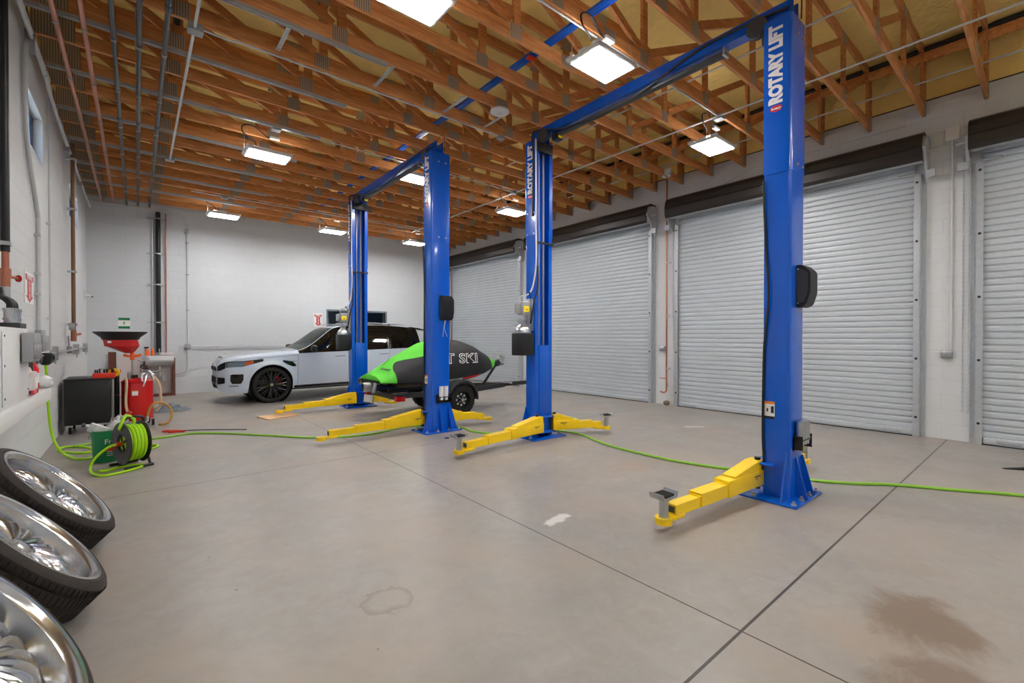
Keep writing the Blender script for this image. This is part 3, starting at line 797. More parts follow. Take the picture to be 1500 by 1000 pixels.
def lift(lid, X, Y0, label, tips):
    t = thing('two_post_lift', label, 'car lift', (X, Y0, 0))
    column(t, 0, 1, False, lid); column(t, LD, -1, True, lid)
    # overhead beam
    q = B(); q.prism([(-.06, 4.22), (.06, 4.22), (.06, 4.34), (.052, 4.34), (.052, 4.228), (-.052, 4.228), (-.052, 4.34), (-.06, 4.34)], XZ, .02, LD-.02)
    bm_ = obj('overhead_beam', q, MT['blue'], t)
    for y in (.05, LD-.25):
        q = B(); q.b2((-.075, y, 4.12), (-.062, y+.2, 4.30)); q.b2((.062, y, 4.12), (.075, y+.2, 4.30)); q.b2((-.062, y, 4.195), (.062, y+.2, 4.218))
        obj('beam_bracket', q, MT['blue'], bm_)
    for y in (.14, LD-.14):
        q = B(); q.lathe([(.02, -.03), (.09, -.03), (.085, -.01), (.085, .01), (.09, .03), (.02, .03)], (-.09, y+(.16 if y < 1 else -.16), 4.2), (1, 0, 0), 24)
        obj('pulley', q, MT['dkgrey'], bm_)
    q = B(); q.b2((-.04, .62, 4.15), (.04, LD-.4, 4.185), bev=.008); obj('shutoff_bar', q, MT['dkgrey'], bm_)
    for y in (.62, LD-.42):
        q = B(); q.b2((-.045, y, 4.14), (.045, y+.02, 4.24)); q.cyl((-.05, y+.01, 4.15), (.05, y+.01, 4.15), .012, 8)
        obj('bar_hanger', q, MT['steel'], bm_)
    q = B(); q.b2((-.05, LD-.52, 4.10), (.06, LD-.42, 4.2), bev=.006); sw = obj('limit_switch', q, MT['black'], bm_)
    obj('switch_face', B().b2((-.02, LD-.524, 4.12), (.045, LD-.519, 4.18)), MT['yellowlabel'], sw)
    q = B(); q.tube(smoothpath([(-.1, .05, 4.25), (-.075, .5, 4.30), (-.07, .9, 4.29), (-.075, 1.5, 4.16), (-.08, 2.1, 4.1), (-.075, 2.7, 4.17), (-.1, LD-.3, 4.27), (-.2, LD-.2, 4.22), (-.19, LD-.2, 3.9), (-.175, LD-.17, 3.1)], 6), .012, 8); obj('hydraulic_hose', q, MT['black'], bm_)
    q = B(); q.tube(smoothpath([(0, .1, 4.34), (.02, .04, 4.44), (.06, -.0, 4.42), (.07, .0, 4.2)], 6), .006, 6); obj('wire_loop', q, MT['iron'], bm_)
    # power unit on the far column
    y = LD-.1
    q = B(); q.b2((-CW-.03, y-.07, 1.5), (-CW, y+.07, 1.95), bev=.004); pu = obj('power_unit', q, MT['steel'], t)
    q = B(); q.b2((-CW-.26, y-.12, 1.16), (-CW-.03, y+.1, 1.47), bev=.015); obj('oil_tank', q, MT['black'], pu)
    q = B(); q.lathe([(.115, 0), (.115, .03), (.1, .07), (.07, .1), (.05, .12), (.05, .2)], (-CW-.145, y-.01, 1.47), n=24); q.b2((-CW-.2, y-.07, 1.62), (-CW-.1, y+.05, 1.7), bev=.01); q.cyl((-CW-.06, y-.06, 1.55), (-CW-.06, y-.06, 1.95), .012, 8)
    obj('pump', q, MT['alloy'], pu)
    q = B(); q.b2((-CW-.22, y-.1, 1.72), (-CW-.08, y+.03, 1.9), bev=.012); q.b2((-CW-.29, y-.06, 1.74), (-CW-.22, y+.0, 1.88), bev=.008); sb = obj('switch_box', q, MT['grey'], pu)
    obj('warning_label', B().b2((-CW-.2, y-.104, 1.76), (-CW-.11, y-.1, 1.84)), MT['yellowlabel'], sb); obj('warning_symbol', B().b2((-CW-.18, y-.106, 1.78), (-CW-.13, y-.103, 1.80)), MT['orangelabel'], sb)
    q = B(); q.tube([(-CW-.06, y-.07, 1.95), (-CW-.13, y-.13, 2.02)], .008, 8); q.sph((-CW-.13, y-.13, 2.02), (.016, .016, .016), 10); obj('lever', q, MT['black'], pu)
    q = B(); q.tube(smoothpath([(-CW-.02, LD-.24, 4.15), (-CW-.015, LD-.24, 3.0), (-CW-.01, LD-.24, 2.5), (-CW-.03, LD-.22, 2.2), (-CW-.1, LD-.2, 2.02), (-CW-.2, y-.02, 1.97), (-CW-.2, y-.02, 1.9)], 7), .011, 8); obj('power_conduit', q, MT['conduit'], pu)
    q = B(); q.tube(smoothpath([(-CW-.0, LD-.26, 2.4), (-CW-.0, LD-.26, 2.1), (-CW-.05, LD-.24, 1.9), (-CW-.08, y-.1, 1.6)], 6), .012, 8); obj('pressure_hose', q, MT['black'], pu)
    for (px, py), (ex, ey), pad in tips:
        arm(t, (px-X, py-Y0, 0), (ex-X, ey-Y0, 0), pad)
    return t
X1, Y1 = 4.43, 1.445
lift(1, X1, Y1, 'blue two-post car lift whose near column stands tall before the wide roll-up door', [
    ((X1-.17, Y1+.275), (2.93, 1.81), True), ((X1+.17, Y1+.275), (5.52, 1.73), True),
    ((X1-.17, Y1+LD-.275), (2.87, 4.42), True), ((X1+.17, Y1+LD-.275), (5.33, 4.24), True)])
X2, Y2 = 3.50, 5.88
lift(2, X2, Y2, 'blue two-post car lift straddling the covered watercraft, pale car behind it', [
    ((X2-.17, Y2+.275), (1.85, 6.14), False), ((X2+.17, Y2+.275), (4.44, 5.95), False),
    ((X2-.17, Y2+LD-.275), (1.96, 8.9), False), ((X2+.17, Y2+LD-.275), (4.05, 8.68), False)])
q = B(); q.prism([(1.62, 9.0), (2.2, 9.15), (2.25, 8.75), (1.72, 8.55)], XY, .002, .018); one('plywood_scrap', q, MT['ply'], 'pale plywood offcut under the yellow arm tip nearest the car', 'board')
# ------------------------------------------------------------------ car
def car():
    t = thing('car', 'pale blue-white luxury car parked by the back wall behind the far lift', 'car', (1.30, 11.78, 0))
    WX = (.95, 3.87); RA = .425; ZW = .385
    zbelt = [(0, .76), (.06, .86), (.2, .93), (.5, .985), (1.0, 1.03), (1.5, 1.06), (2.2, 1.085), (3.4, 1.12), (4.5, 1.16), (4.75, 1.15), (4.85, 1.10)]
    ztop = [(0, .79), (.06, .92), (.15, .99), (.4, 1.05), (1.0, 1.115), (1.35, 1.135), (1.50, 1.16), (2.3, 1.655), (2.5, 1.71), (2.9, 1.755), (3.4, 1.76), (4.0, 1.735), (4.45, 1.69), (4.56, 1.66), (4.70, 1.40), (4.80, 1.20), (4.85, 1.12)]
    wb = [(0, .36), (.03, .50), (.08, .62), (.16, .735), (.28, .83), (.45, .90), (.65, .945), (1.0, .965), (2, .96), (3.6, .975), (4.3, .96), (4.6, .92), (4.78, .84), (4.85, .74)]
    wr = [(0, .3), (.08, .5), (.2, .64), (.35, .72), (.9, .82), (1.45, .83), (1.55, .82), (2.3, .685), (2.6, .66), (3.5, .67), (4.2, .64), (4.5, .60), (4.7, .66), (4.8, .70), (4.85, .70)]
    zbot = [(0, .40), (.03, .30), (.12, .245), (.4, .235), (1.4, .285), (3.4, .29), (4.4, .30), (4.7, .36), (4.85, .45)]
    def bottom(x):
        z = smt(zbot, x)
        for wx in WX:
            d = abs(x-wx)
            if d < RA: z = max(z, ZW+.02+math.sqrt(RA*RA-d*d))
        return z
    def yside(x, z):
        zb, z0 = smt(zbelt, x), smt(zbot, x)
        s = max(0, min(1, (z-z0)/(zb-z0)))
        k = .915+.085*math.sin(min(1, s*1.45)*PI/2)+.0*s-.018*max(0, s-.75)*4
        for wx in WX:                      # flared arches
            d = math.hypot(x-wx, z-ZW); k += .014*math.exp(-((d-RA-.03)/.05)**2)
        return smt(wb, x)*k
    NS, NG, NR = 12, 5, 8
    def sec(x):
        zb = bottom(x); zl = smt(zbelt, x); zt = smt(ztop, x); w_r = smt(wr, x)
        pts = []
        for i in range(NS+1):
            z = zb+(zl-zb)*i/NS; pts.append((yside(x, z), z))
        yb = pts[-1][0]
        zr = zl+(zt-zl)*(.55 if x < 1.5 else .55+.40*min(1, (x-1.5)/.8) if x < 4.5 else .95)
        for i in range(1, NG+1):
            u = i/NG; bow = .035*math.sin(PI*u)
            pts.append((yb-.012-(yb-.012-w_r)*u+bow*min(1, (zt-zl)*2), zl+(zr-zl)*u))
        for i in range(1, NR+1):
            u = i/NR; pts.append((w_r*math.cos(u*PI/2)**.9 if i < NR else 0, zr+(zt-zr)*math.sin(u*PI/2)))
        return pts
    xs = set()
    for i in range(0, 98): xs.add(round(i*.05, 3))
    for wx in WX:
        for k in range(25): xs.add(round(wx-RA*math.cos(PI*k/24), 3))
    for x in (.01, .02, .03, .075, .12, 1.5, 2.3, 4.56, 4.85, 1.55, 2.1, 2.13, 3.03, 3.06, 4.0): xs.add(x)
    xs = sorted(x for x in xs if x <= 4.85)
    parts = {}
    def region(xc, i):
        if i < NS:
            if 1.50 < xc < 2.60 and i >= 1: return 'front_door'
            if 2.60 < xc < 3.70 and i >= 1:
                return 'rear_door' if xc < 3.42 or i >= 0 and math.hypot(xc-3.87, 0) > RA-.02 else 'body'
            return 'body'
        if i < NS+NG:
            if xc < 1.5: return 'hood'
            if xc < 1.60: return 'pillar'
            if xc < 2.60-.03: return 'front_window'
            if xc < 2.66: return 'pillar'
            if xc < 3.62: return 'rear_window'
            if xc < 3.68: return 'pillar'
            if xc < 4.42: return 'quarter_window'
            if xc < 4.56: return 'pillar'
            return 'tailgate'
        if xc < 1.5: return 'hood'
        if xc < 2.3: return 'windscreen'
        if xc < 4.56: return 'roof'
        return 'tailgate_window' if xc < 4.72 else 'tailgate'
    secs = [sec(x) for x in xs]
    for s in (-1, 1):
        for a in range(len(xs)-1):
            xc = (xs[a]+xs[a+1])/2
            for i in range(len(secs[0])-1):
                r = region(xc, i)
                if i == NS+NG and xc > 1.5 and xc < 4.56: r = 'roof_rail'
                if i == NS+NG-1 and 1.5 < xc < 2.3: r = 'pillar'
                P = [(xs[a], s*secs[a][i][0], secs[a][i][1]), (xs[a], s*secs[a][i+1][0], secs[a][i+1][1]), (xs[a+1], s*secs[a+1][i+1][0], secs[a+1][i+1][1]), (xs[a+1], s*secs[a+1][i][0], secs[a+1][i][1])]
                key = r+('' if r in ('body', 'hood', 'roof', 'windscreen', 'tailgate', 'tailgate_window') else '_%d' % s)
                b = parts.setdefault(key, B())
                vs = [b.bm.verts.new(p) for p in P]
                try: b.bm.faces.new(vs if s > 0 else vs[::-1])
                except ValueError: pass
    # nose, tail and underside
    b = parts['body']
    for e, rev in ((0, False), (len(xs)-1, True)):
        q = [(xs[e], y, z) for y, z in secs[e]]; q2 = [(xs[e], -y, z) for y, z in secs[e]][::-1]
        b.poly(q+q2[1:])
    pm = dict(body='carpaint', front_door='carpaint', rear_door='carpaint', hood='carpaint', roof='carpaint', tailgate='carpaint', windscreen='carscreen', pillar='gloss', roof_rail='carpaint',
              front_window='carglass', rear_window='carglass', quarter_window='carglass', tailgate_window='carglass')
    out = {}
    for k, b in parts.items():
        n = k.rsplit('_', 1)[0] if k[-1] == '1' else k
        bmesh.ops.remove_doubles(b.bm, verts=b.bm.verts, dist=1e-4)
        out[k] = obj({'roof_rail': 'roof_rail', 'pillar': 'window_pillar'}.get(n, n), b, MT[pm[n]], t, ang=40)
    obj('underbody', B().b2((.55, -.78, .24), (4.5, .78, .5), bev=.05).b2((1.45, -.86, .3), (3.4, .86, .6)), MT['black'], t)
    # surface patches
    def patch(name, poly, m, off=.006, par=None, sides=(-1, 1), n=10, th=.004):
        """poly: [(x, z_low, z_high)...] swept along x on the body side"""
        for s in sides:
            q = B(); rows = []
            for (x, z0, z1) in [((poly[i][0]*(1-u)+poly[i+1][0]*u), poly[i][1]*(1-u)+poly[i+1][1]*u, poly[i][2]*(1-u)+poly[i+1][2]*u) for i in range(len(poly)-1) for u in [k/n for k in range(n)]]+[poly[-1]]:
                rows.append([(x-off*.4 if x < .3 else x, s*(yside(x, z0+(z1-z0)*j/6)+off), z0+(z1-z0)*j/6) for j in range(7)])
            q.grid(rows); o = obj(name, q, m, par or t, ang=60)
    patch('headlight', [(.13, .78, .90), (.2, .79, .91), (.42, .80, .915), (.55, .84, .93), (.78, .905, .955)], MT['gloss'], .004)
    patch('headlight_lens', [(.15, .80, .88), (.22, .80, .895), (.40, .81, .90), (.5, .835, .905)], MT['lamp'], .007)
    patch('grille', [(.012, .70, .80), (.05, .715, .85), (.125, .765, .90)], MT['matblack'], .005)
    patch('lower_grille', [(.012, .42, .57), (.06, .43, .57), (.115, .45, .565)], MT['matblack'], .005)
    patch('side_marker', [(.44, .815, .89), (.6, .87, .925)], MT['amberlens'], .008)
    patch('bumper_intake', [(.20, .50, .63), (.23, .44, .64), (.38, .44, .64), (.42, .52, .64)], MT['gloss'], .006)
    patch('bumper_slot', [(.18, .385, .40), (.34, .385, .40)], MT['black'], .006)
    patch('fender_vent', [(1.16, .89, .915), (1.25, .82, .905), (1.36, .775, .88), (1.43, .775, .80)], MT['gloss'], .006)
    patch('vent_fin', [(1.30, .885, .892), (1.44, .882, .889)], MT['gloss'], .008)
    patch('side_sill', [(1.40, .29, .345), (2.4, .295, .355), (3.43, .30, .36)], MT['gloss'], .004)
    patch('window_trim', [(1.52, 1.062, 1.072), (2.6, 1.098, 1.108), (3.6, 1.128, 1.138), (4.4, 1.154, 1.164)], MT['gloss'], .006)
    patch('tail_light', [(4.5, .98, 1.08), (4.7, .97, 1.09), (4.82, .97, 1.09)], MT['redlens'], .006)
    for x0, z in ((2.3, .985), (3.38, 1.01)):
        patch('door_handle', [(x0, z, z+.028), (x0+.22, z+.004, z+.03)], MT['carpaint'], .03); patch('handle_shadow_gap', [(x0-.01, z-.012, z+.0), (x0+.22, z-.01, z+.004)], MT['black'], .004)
    # shut lines
    def seam(pts, s):
        P = []
        for (x0, z0), (x1, z1) in zip(pts, pts[1:]):
            for k in range(8):
                u = k/8; x = x0+(x1-x0)*u; z = z0+(z1-z0)*u; P.append((x, s*(yside(x, z)+.0005), z))
        x, z = pts[-1]; P.append((x, s*(yside(x, z)+.0005), z)); return P
    for s in (-1, 1):
        q = B()
        for p in ([(1.47, 1.05), (1.47, .32)], [(2.60, 1.09), (2.60, .36)], [(1.47, .33), (3.42, .345)], [(3.66, 1.12), (3.62, .9), (3.44, .6)], [(.7, .965), (1.2, 1.0), (1.46, 1.02)]): q.tube(seam(p, s), .0032, 5)
        obj('shut_line', q, MT['dkgrey'], t)
    # face of the car
    def front(name, prof, m, xo):
        q = B()
        for (y0, z0, y1, z1) in prof:
            rows = []
            for k in range(25):
                y = y0+(y1-y0)*k/24
                # nose plan: x where half width equals |y|
                x = 0
                if abs(y) > .58:
                    lo, hi = 0, .4
                    for _ in range(24):
                        md = (lo+hi)/2
                        if smt(wb, md)*.99 < abs(y): lo = md
                        else: hi = md
                    x = lo
                rows.append([(x-xo, y, z0), (x-xo+.004, y, z1)])
            q.grid(rows)
        return obj(name, q, m, t)
    gr = front('grille', [(-.36, .70, .36, .785)], MT['matblack'], .010)
    q = B()
    for k in range(23): q.cyl((-.014, -.34+k*.031, .72), (-.014, -.34+k*.031, .775), .006, 6)
    obj('grille_mesh', q, MT['dkgrey'], gr)
    front('lower_grille', [(-.36, .44, .36, .57)], MT['matblack'], .012)
    front('skid_plate', [(-.36, .405, .36, .43)], MT['dkgrey'], .014)
    text('hood_lettering', 'RANGE ROVER', .055, MT['black'], frame((.11, 0, .978), (0, -1, 0), (.42, 0, .9)), t, bold=.001, sx=1.6)
    # hood vent
    for s in (-1, 1):
        q = B(); q.box((1.12, s*.55, 1.094), (.34, .075, .012), rot=Euler((s*-.22, -.09, s*.06)), bev=.004); obj('hood_vent', q, MT['gloss'], t)
        q = B(); q.box((1.78, s*1.07, 1.165), (.13, .22, .15), rot=Euler((0, .1, s*.25)), bev=.045, seg=4); q.box((1.80, s*.95, 1.12), (.06, .12, .03)); mr = obj('door_mirror', q, MT['black'], t)
        q = B(); q.tube(smoothpath([(2.42, s*.655, 1.745), (3.2, s*.66, 1.785), (4.2, s*.63, 1.75)], 10), .013, 8); obj('roof_bar', q, MT['alloy'], t)
        q = B(); q.tube([(3.64, s*(.955), 1.14), (3.72, s*.83, 1.50), (3.74, s*.70, 1.66)], .012, 8); obj('pillar_trim', q, MT['gloss'], t)
    q = B(); q.prism([(4.40, 1.70), (4.62, 1.675), (4.84, 1.625), (4.84, 1.60), (4.6, 1.63), (4.4, 1.67)], lambda u, v, w_: (u, w_, v), -.62, .62); obj('rear_spoiler', q, MT['gloss'], t)
    q = B(); q.lathe([(.055, 0), (.03, .05), (0, .06)], (4.05, 0, 1.735), n=16); obj('roof_antenna', q, MT['gloss'], t)
    # cabin
    q = B(); q.b2((1.5, -.72, .95), (1.95, .72, 1.09), bev=.05); q.b2((1.2, -.75, .6), (4.4, .75, .75)); obj('dashboard', q, MT['black'], t)
    for x in (2.35, 3.25):
        for s in (-.38, .38):
            q = B(); q.box((x, s, .82), (.5, .48, .18), bev=.06); q.box((x+.28, s, 1.15), (.18, .46, .62), rot=Euler((0, .22, 0)), bev=.06); q.box((x+.36, s, 1.53), (.1, .26, .18), bev=.04); obj('seat', q, MT['seat'], t)
    q = B(); P = [(1.98+.05*math.sin(a), -.38+.19*math.cos(a), 1.07+.18*math.sin(a)) for a in [2*PI*k/24 for k in range(24)]]; q.tube(P, .015, 8, closed=True); q.cyl((1.9, -.38, 1.05), (1.99, -.38, 1.07), .04, 12); obj('steering_wheel', q, MT['black'], t)
    obj('inside_mirror', B().box((2.12, 0, 1.52), (.04, .22, .07), bev=.015), MT['black'], t)
    # wheels
    def wheel(x, s):
        q = B(); o = (x, s*.80, ZW); ax = (0, s, 0)
        q.lathe([(.305, -.13), (.34, -.135), (.372, -.12), (.385, -.08), (.385, .09), (.372, .125), (.345, .14), (.305, .135), (.30, .12)], o, ax, 56, caps=False)
        wl = obj('wheel', q, MT['rubber'], t)
        q = B(); q.lathe([(.306, .135), (.31, .128), (.295, .115), (.282, .0), (.282, -.11), (.306, -.13)], o, ax, 56, caps=False); obj('rim', q, MT['gloss'], wl)
        q = B()
        for k in range(11):
            for da in (-.075, .075):
                a = 2*PI*k/11
                c0, s0, c1, s1 = math.cos(a+da*.5), math.sin(a+da*.5), math.cos(a+da*1.7), math.sin(a+da*1.7)
                yy = s*.80
                q.tube([(x+.06*c0, yy+s*.085, ZW+.06*s0), (x+.17*c0, yy+s*.098, ZW+.17*s0), (x+.295*c1, yy+s*.115, ZW+.295*s1)], [.018, .017, .014], 6)
        q.lathe([(0, .1), (.06, .1), (.075, .085), (.075, .04)], o, ax, 24, caps=False); obj('spoke_set', q, MT['gloss'], wl)
        obj('hub_cap', B().lathe([(0, .106), (.03, .105), (.032, .1)], o, ax, 20, caps=False), MT['alloy'], wl)
        obj('brake_disc', B().lathe([(.07, -.02), (.2, -.02), (.2, .01), (.07, .01)], o, ax, 40), MT['iron'], wl)
        q = B()
        for k in range(5): a = .3+k*.18; q.box((x+.19*math.cos(a), s*.80+s*.005, ZW+.19*math.sin(a)), (.06, .07, .07), rot=Euler((0, -a, 0)), bev=.01)
        obj('brake_caliper', q, MT['red'], wl)
        obj('wheel_well', B().lathe([(.43, .1), (.43, -.3), (.05, -.3)], o, ax, 40, caps=False), MT['black'], wl)
    for x in WX:
        for s in (-1, 1): wheel(x, s)
car()

# ------------------------------------------------------------------ trailer and covered watercraft
TX, TY = 3.1, 7.6
def trailer():
    t = thing('boat_trailer', 'black single-axle trailer carrying the covered watercraft', 'trailer', (TX, TY, 0))
    m = MT['frameblack']
    q = B(); q.b2((.22, -.62, .36), (.30, .66, .44), bev=.004); obj('rear_crossmember', q, m, t)
    for s in (-1, 1):
        q = B(); q.b2((.3, s*.42-.025, .36), (1.9, s*.42+.025, .45), bev=.004); q.prism([(1.88, s*.42-.025), (1.88, s*.42+.025), (2.95, s*.06+.025), (2.95, s*.06-.025)], XY, .36, .45); obj('side_rail', q, m, t)
        q = B(); q.b2((.25, s*.2-.05, .47), (1.9, s*.2+.05, .53), bev=.012); q.b2((.6, s*.2-.02, .44), (.66, s*.2+.02, .48)); q.b2((1.6, s*.2-.02, .44), (1.66, s*.2+.02, .48)); obj('bunk_board', q, MT['black'], t)
        q = B(); y = s*.66; c = (1.44, y, .28)
        q.lathe([(.155, -.09), (.2, -.095), (.255, -.085), (.275, -.06), (.28, 0), (.275, .06), (.255, .085), (.2, .095), (.155, .09)], c, (0, s, 0), 44, caps=False)
        for k in range(40):
            a = 2*PI*k/40; q.box((c[0]+.279*math.cos(a), y+(.03 if k % 2 else -.03), c[2]+.279*math.sin(a)), (.012, .05, .022), rot=Euler((0, -a, 0)))
        wl = obj('wheel', q, MT['rubber'], t)
        q = B(); q.lathe([(.158, .09), (.15, .07), (.14, .02), (.13, .0), (.06, .03), (.045, .06), (0, .065)], c, (0, s, 0), 36, caps=False); obj('rim', q, MT['black'], wl)
        q = B()
        for k in range(8): a = 2*PI*k/8; q.lathe([(.02, 0), (.02, .008), (0, .008)], (c[0]+.098*math.cos(a), y+s*.018, c[2]+.098*math.sin(a)), (0, s, 0), 10)
        for k in range(5): a = 2*PI*k/5; q.cyl((c[0]+.055*math.cos(a), y+s*.03, c[2]+.055*math.sin(a)), (c[0]+.055*math.cos(a), y+s*.06, c[2]+.055*math.sin(a)), .01, 6)
        q.lathe([(.03, .05), (.028, .09), (0, .095)], c, (0, s, 0), 16); obj('lug_nut', q, MT['alloy'], wl)
        q = B(); rows = []
        for k in range(17):
            a = math.radians(-8+k*196/16); r = .335
            rows.append([(c[0]+r*math.cos(a), y-s*.12, c[2]+.03+r*math.sin(a)), (c[0]+r*math.cos(a), y+s*.1, c[2]+.03+r*math.sin(a)), (c[0]+(r-.02)*math.cos(a), y+s*.115, c[2]+.03+(r-.02)*math.sin(a)), (c[0]+(r-.05)*math.cos(a), y+s*.115, c[2]+.03+(r-.05)*math.sin(a))])
        q.grid(rows); fd = obj('fender', q, m, t)
        q = B(); q.b2((1.36, s*.44, .40), (1.52, s*.56, .43)); obj('fender_bracket', q, m, fd)
        q = B(); q.b2((.19, s*.62-.06, .345), (.34, s*.62+.06, .43), bev=.01); tl = obj('tail_light', q, MT['redlens'], t)
        obj('light_housing', B().b2((.2, s*.62-.065, .43), (.36, s*.62+.065, .46), bev=.006), MT['black'], tl)
    obj('axle', B().b2((1.41, -.58, .26), (1.47, .58, .32), bev=.004), m, t)
    q = B(); q.b2((1.9, -.035, .37), (3.62, .035, .45), bev=.004); q.b2((1.85, -.45, .37), (1.93, .45, .44), bev=.004); obj('tongue', q, m, t)
    q = B(); q.b2((3.6, -.04, .38), (3.8, .04, .46), bev=.01); q.sph((3.78, 0, .42), (.05, .045, .045), 14); q.tube([(3.62, 0, .46), (3.7, 0, .5), (3.78, 0, .47)], .012, 8); obj('coupler', q, MT['steel'], t)
    q = B(); q.tube([(2.42, 0, .43), (2.78, 0, .86)], .028, 8); q.box((2.80, 0, .88), (.14, .09, .1), rot=Euler((0, -.4, 0)), bev=.01); wp = obj('winch_post', q, m, t)
    q = B(); q.cyl((2.88, -.05, .95), (2.88, .05, .95), .055, 18); q.lathe([(.07, -.055), (.07, -.05)], (2.88, 0, .95), (0, 1, 0), 18); q.lathe([(.07, .05), (.07, .055)], (2.88, 0, .95), (0, 1, 0), 18); q.tube([(2.88, -.06, .95), (2.88, -.09, .95), (2.93, -.1, 1.02)], .01, 6); q.b2((2.84, -.03, 1.0), (2.9, .03, 1.05), bev=.01); obj('winch', q, MT['steel'], wp)
    q = B(); q.tube([(2.62, -.03, .78), (2.95, -.03, .85)], .012, 6); q.box((2.68, 0, .86), (.06, .12, .06), bev=.015); obj('bow_stop', q, MT['black'], wp)
    q = B(); q.box((.2, .55, .28), (.006, .26, .14), rot=Euler((0, .12, .25))); lp = obj('licence_plate', q, MT['label'], t)
    obj('plate_frame', B().box((.206, .55, .28), (.004, .28, .16), rot=Euler((0, .12, .25))), MT['black'], lp)
    q = B(); q.b2((2.9, -.1, .44), (3.1, -.045, .49), bev=.006); q.cyl((3.0, -.07, .46), (3.08, -.16, .44), .02, 8); obj('jack_bracket', q, MT['alloy'], t)
trailer()

def ski():
    t = thing('personal_watercraft', 'personal watercraft under a fitted green and black cover on the trailer', 'watercraft', (TX, TY, 0))
    L = 2.72
    wid = [(0, .44), (.15, .47), (.6, .50), (1.4, .50), (2.0, .44), (2.4, .28), (2.62, .13), (2.72, .04)]
    zg = [(0, .68), (.5, .66), (1.4, .68), (2.1, .75), (2.5, .83), (2.72, .91)]           # gunwale
    zk = [(0, .56), (.3, .53), (1.4, .53), (2.0, .58), (2.4, .68), (2.6, .80), (2.72, .89)]  # keel
    zr = [(0, .77), (.12, .84), (.35, 1.0), (.7, 1.2), (1.0, 1.33), (1.3, 1.37), (1.7, 1.36), (2.1, 1.25), (2.4, 1.10), (2.6, .98), (2.72, .93)]
    zs = [(0, .70), (.22, .72), (.30, .90), (.4, .98), (.8, 1.07), (1.2, 1.15), (1.55, 1.24), (1.7, 1.30), (2.1, 1.235), (2.45, 1.06), (2.6, .965), (2.72, .93)]
    def cover(x, n1=7, n2=7):
        w_ = smt(wid, x); g = smt(zg, x)-.03; r = smt(zr, x); b = min(smt(zs, x), r-.004); b = max(b, g+.01)
        f = min(1, (b-g)/(r-g))
        def y(h):       # height fraction 0..1 -> half width
            return w_*max(0, 1-h**2.1)**.62*(1.04-.04*h)
        P = []
        for i in range(n1+1):
            h = f*i/n1; P.append((y(h), g+(r-g)*h))
        for i in range(1, n2+1):
            h = f+(1-f)*(i/n2)**.75; P.append((y(min(h, 1)), g+(r-g)*min(h, 1)))
        P[-1] = (0, r)
        return P
    xs = [L*k/68 for k in range(69)]
    secs = [cover(x) for x in xs]
    def wr(x, s, y, z): return .008*noise.noise(V((x*5, y*7*s, z*6+s*3)))
    for s in (-1, 1):
        for nm_, rng, mm in (('cover_side', range(0, 7), 'coverblack'), ('cover_top', range(7, 14), 'covergreen')):
            q = B(); q2 = B(); q3 = B()
            for a in range(68):
                green_tail = xs[a] < .28; green_nose = xs[a] > 2.46
                for i in rng:
                    P = [(xs[k], s*(secs[k][j][0]+wr(xs[k], s, secs[k][j][0], secs[k][j][1])), secs[k][j][1]+wr(xs[k]+9, s, secs[k][j][0], secs[k][j][1])) for k, j in ((a, i), (a, i+1), (a+1, i+1), (a+1, i))]
                    black_top = nm_ == 'cover_top' and 1.3 < xs[a] < 2.46
                    b = q
                    if nm_ == 'cover_side' and green_tail: b = q2
                    if green_nose: b = q3
                    if black_top: b = q2
                    b.poly(P if s > 0 else P[::-1])
            if len(q.bm.faces): bmesh.ops.remove_doubles(q.bm, verts=q.bm.verts, dist=1e-4); obj(nm_, q, MT[mm], t, ang=60)
            bmesh.ops.remove_doubles(q3.bm, verts=q3.bm.verts, dist=1e-4); obj('cover_tip', q3, MT['covergreen'], t, ang=60)
            if len(q2.bm.faces): bmesh.ops.remove_doubles(q2.bm, verts=q2.bm.verts, dist=1e-4); obj('cover_end' if nm_ == 'cover_side' else 'cover_nose', q2, MT['covergreen' if nm_ == 'cover_side' else 'coverblack'], t, ang=60)
    q = B(); P = secs[0]; q.poly([(0, y, z) for y, z in P]+[(0, -y, z) for y, z in P[::-1][1:]]); obj('cover_tail', q, MT['covergreen'], t)
    q = B(); rows = []
    for x in xs:
        w_ = smt(wid, x); g = smt(zg, x); k = smt(zk, x)
        half = [(w_*.985, g), (w_*1.0, g-.03), (w_*.93, g-.06), (w_*.80, k+(g-k)*.45), (w_*.5, k+(g-k)*.18), (0, k)]
        rows.append([(x, y, z) for y, z in half]+[(x, -y, z) for y, z in half[::-1][1:]])
    q.grid(rows); q.poly(rows[0]); hl = obj('hull', q, MT['hull'], t)
    q = B()
    for x in (.25, .9, 1.5): q.b2((x, -.3, .55), (x+.1, .3, .60))
    q.b2((.05, -.3, .535), (1.6, .3, .6)); obj('ride_plate', q, MT['hull'], hl)
    q = B(); rows = []
    for k in range(20):
        x = 1.55+.5*k/19; hgt = .035*math.sin(PI*(k+1)/20)**.6
        rows.append([(x, -smt(wid, x)*1.0-.004, smt(zg, x)-.032-hgt), (x, -smt(wid, x)*1.0-.006, smt(zg, x)-.03), (x, -smt(wid, x)*1.0-.004, smt(zg, x)-.025+hgt)])
    q.grid(rows); obj('red_graphic', q, MT['red'], hl)
    text('hull_lettering', 'Kawasaki', .09, MT['label'], frame((1.42, -.5, .645), (1, -.02, .03), (.1, .12, 1)), hl, bold=.002, shear=.25)
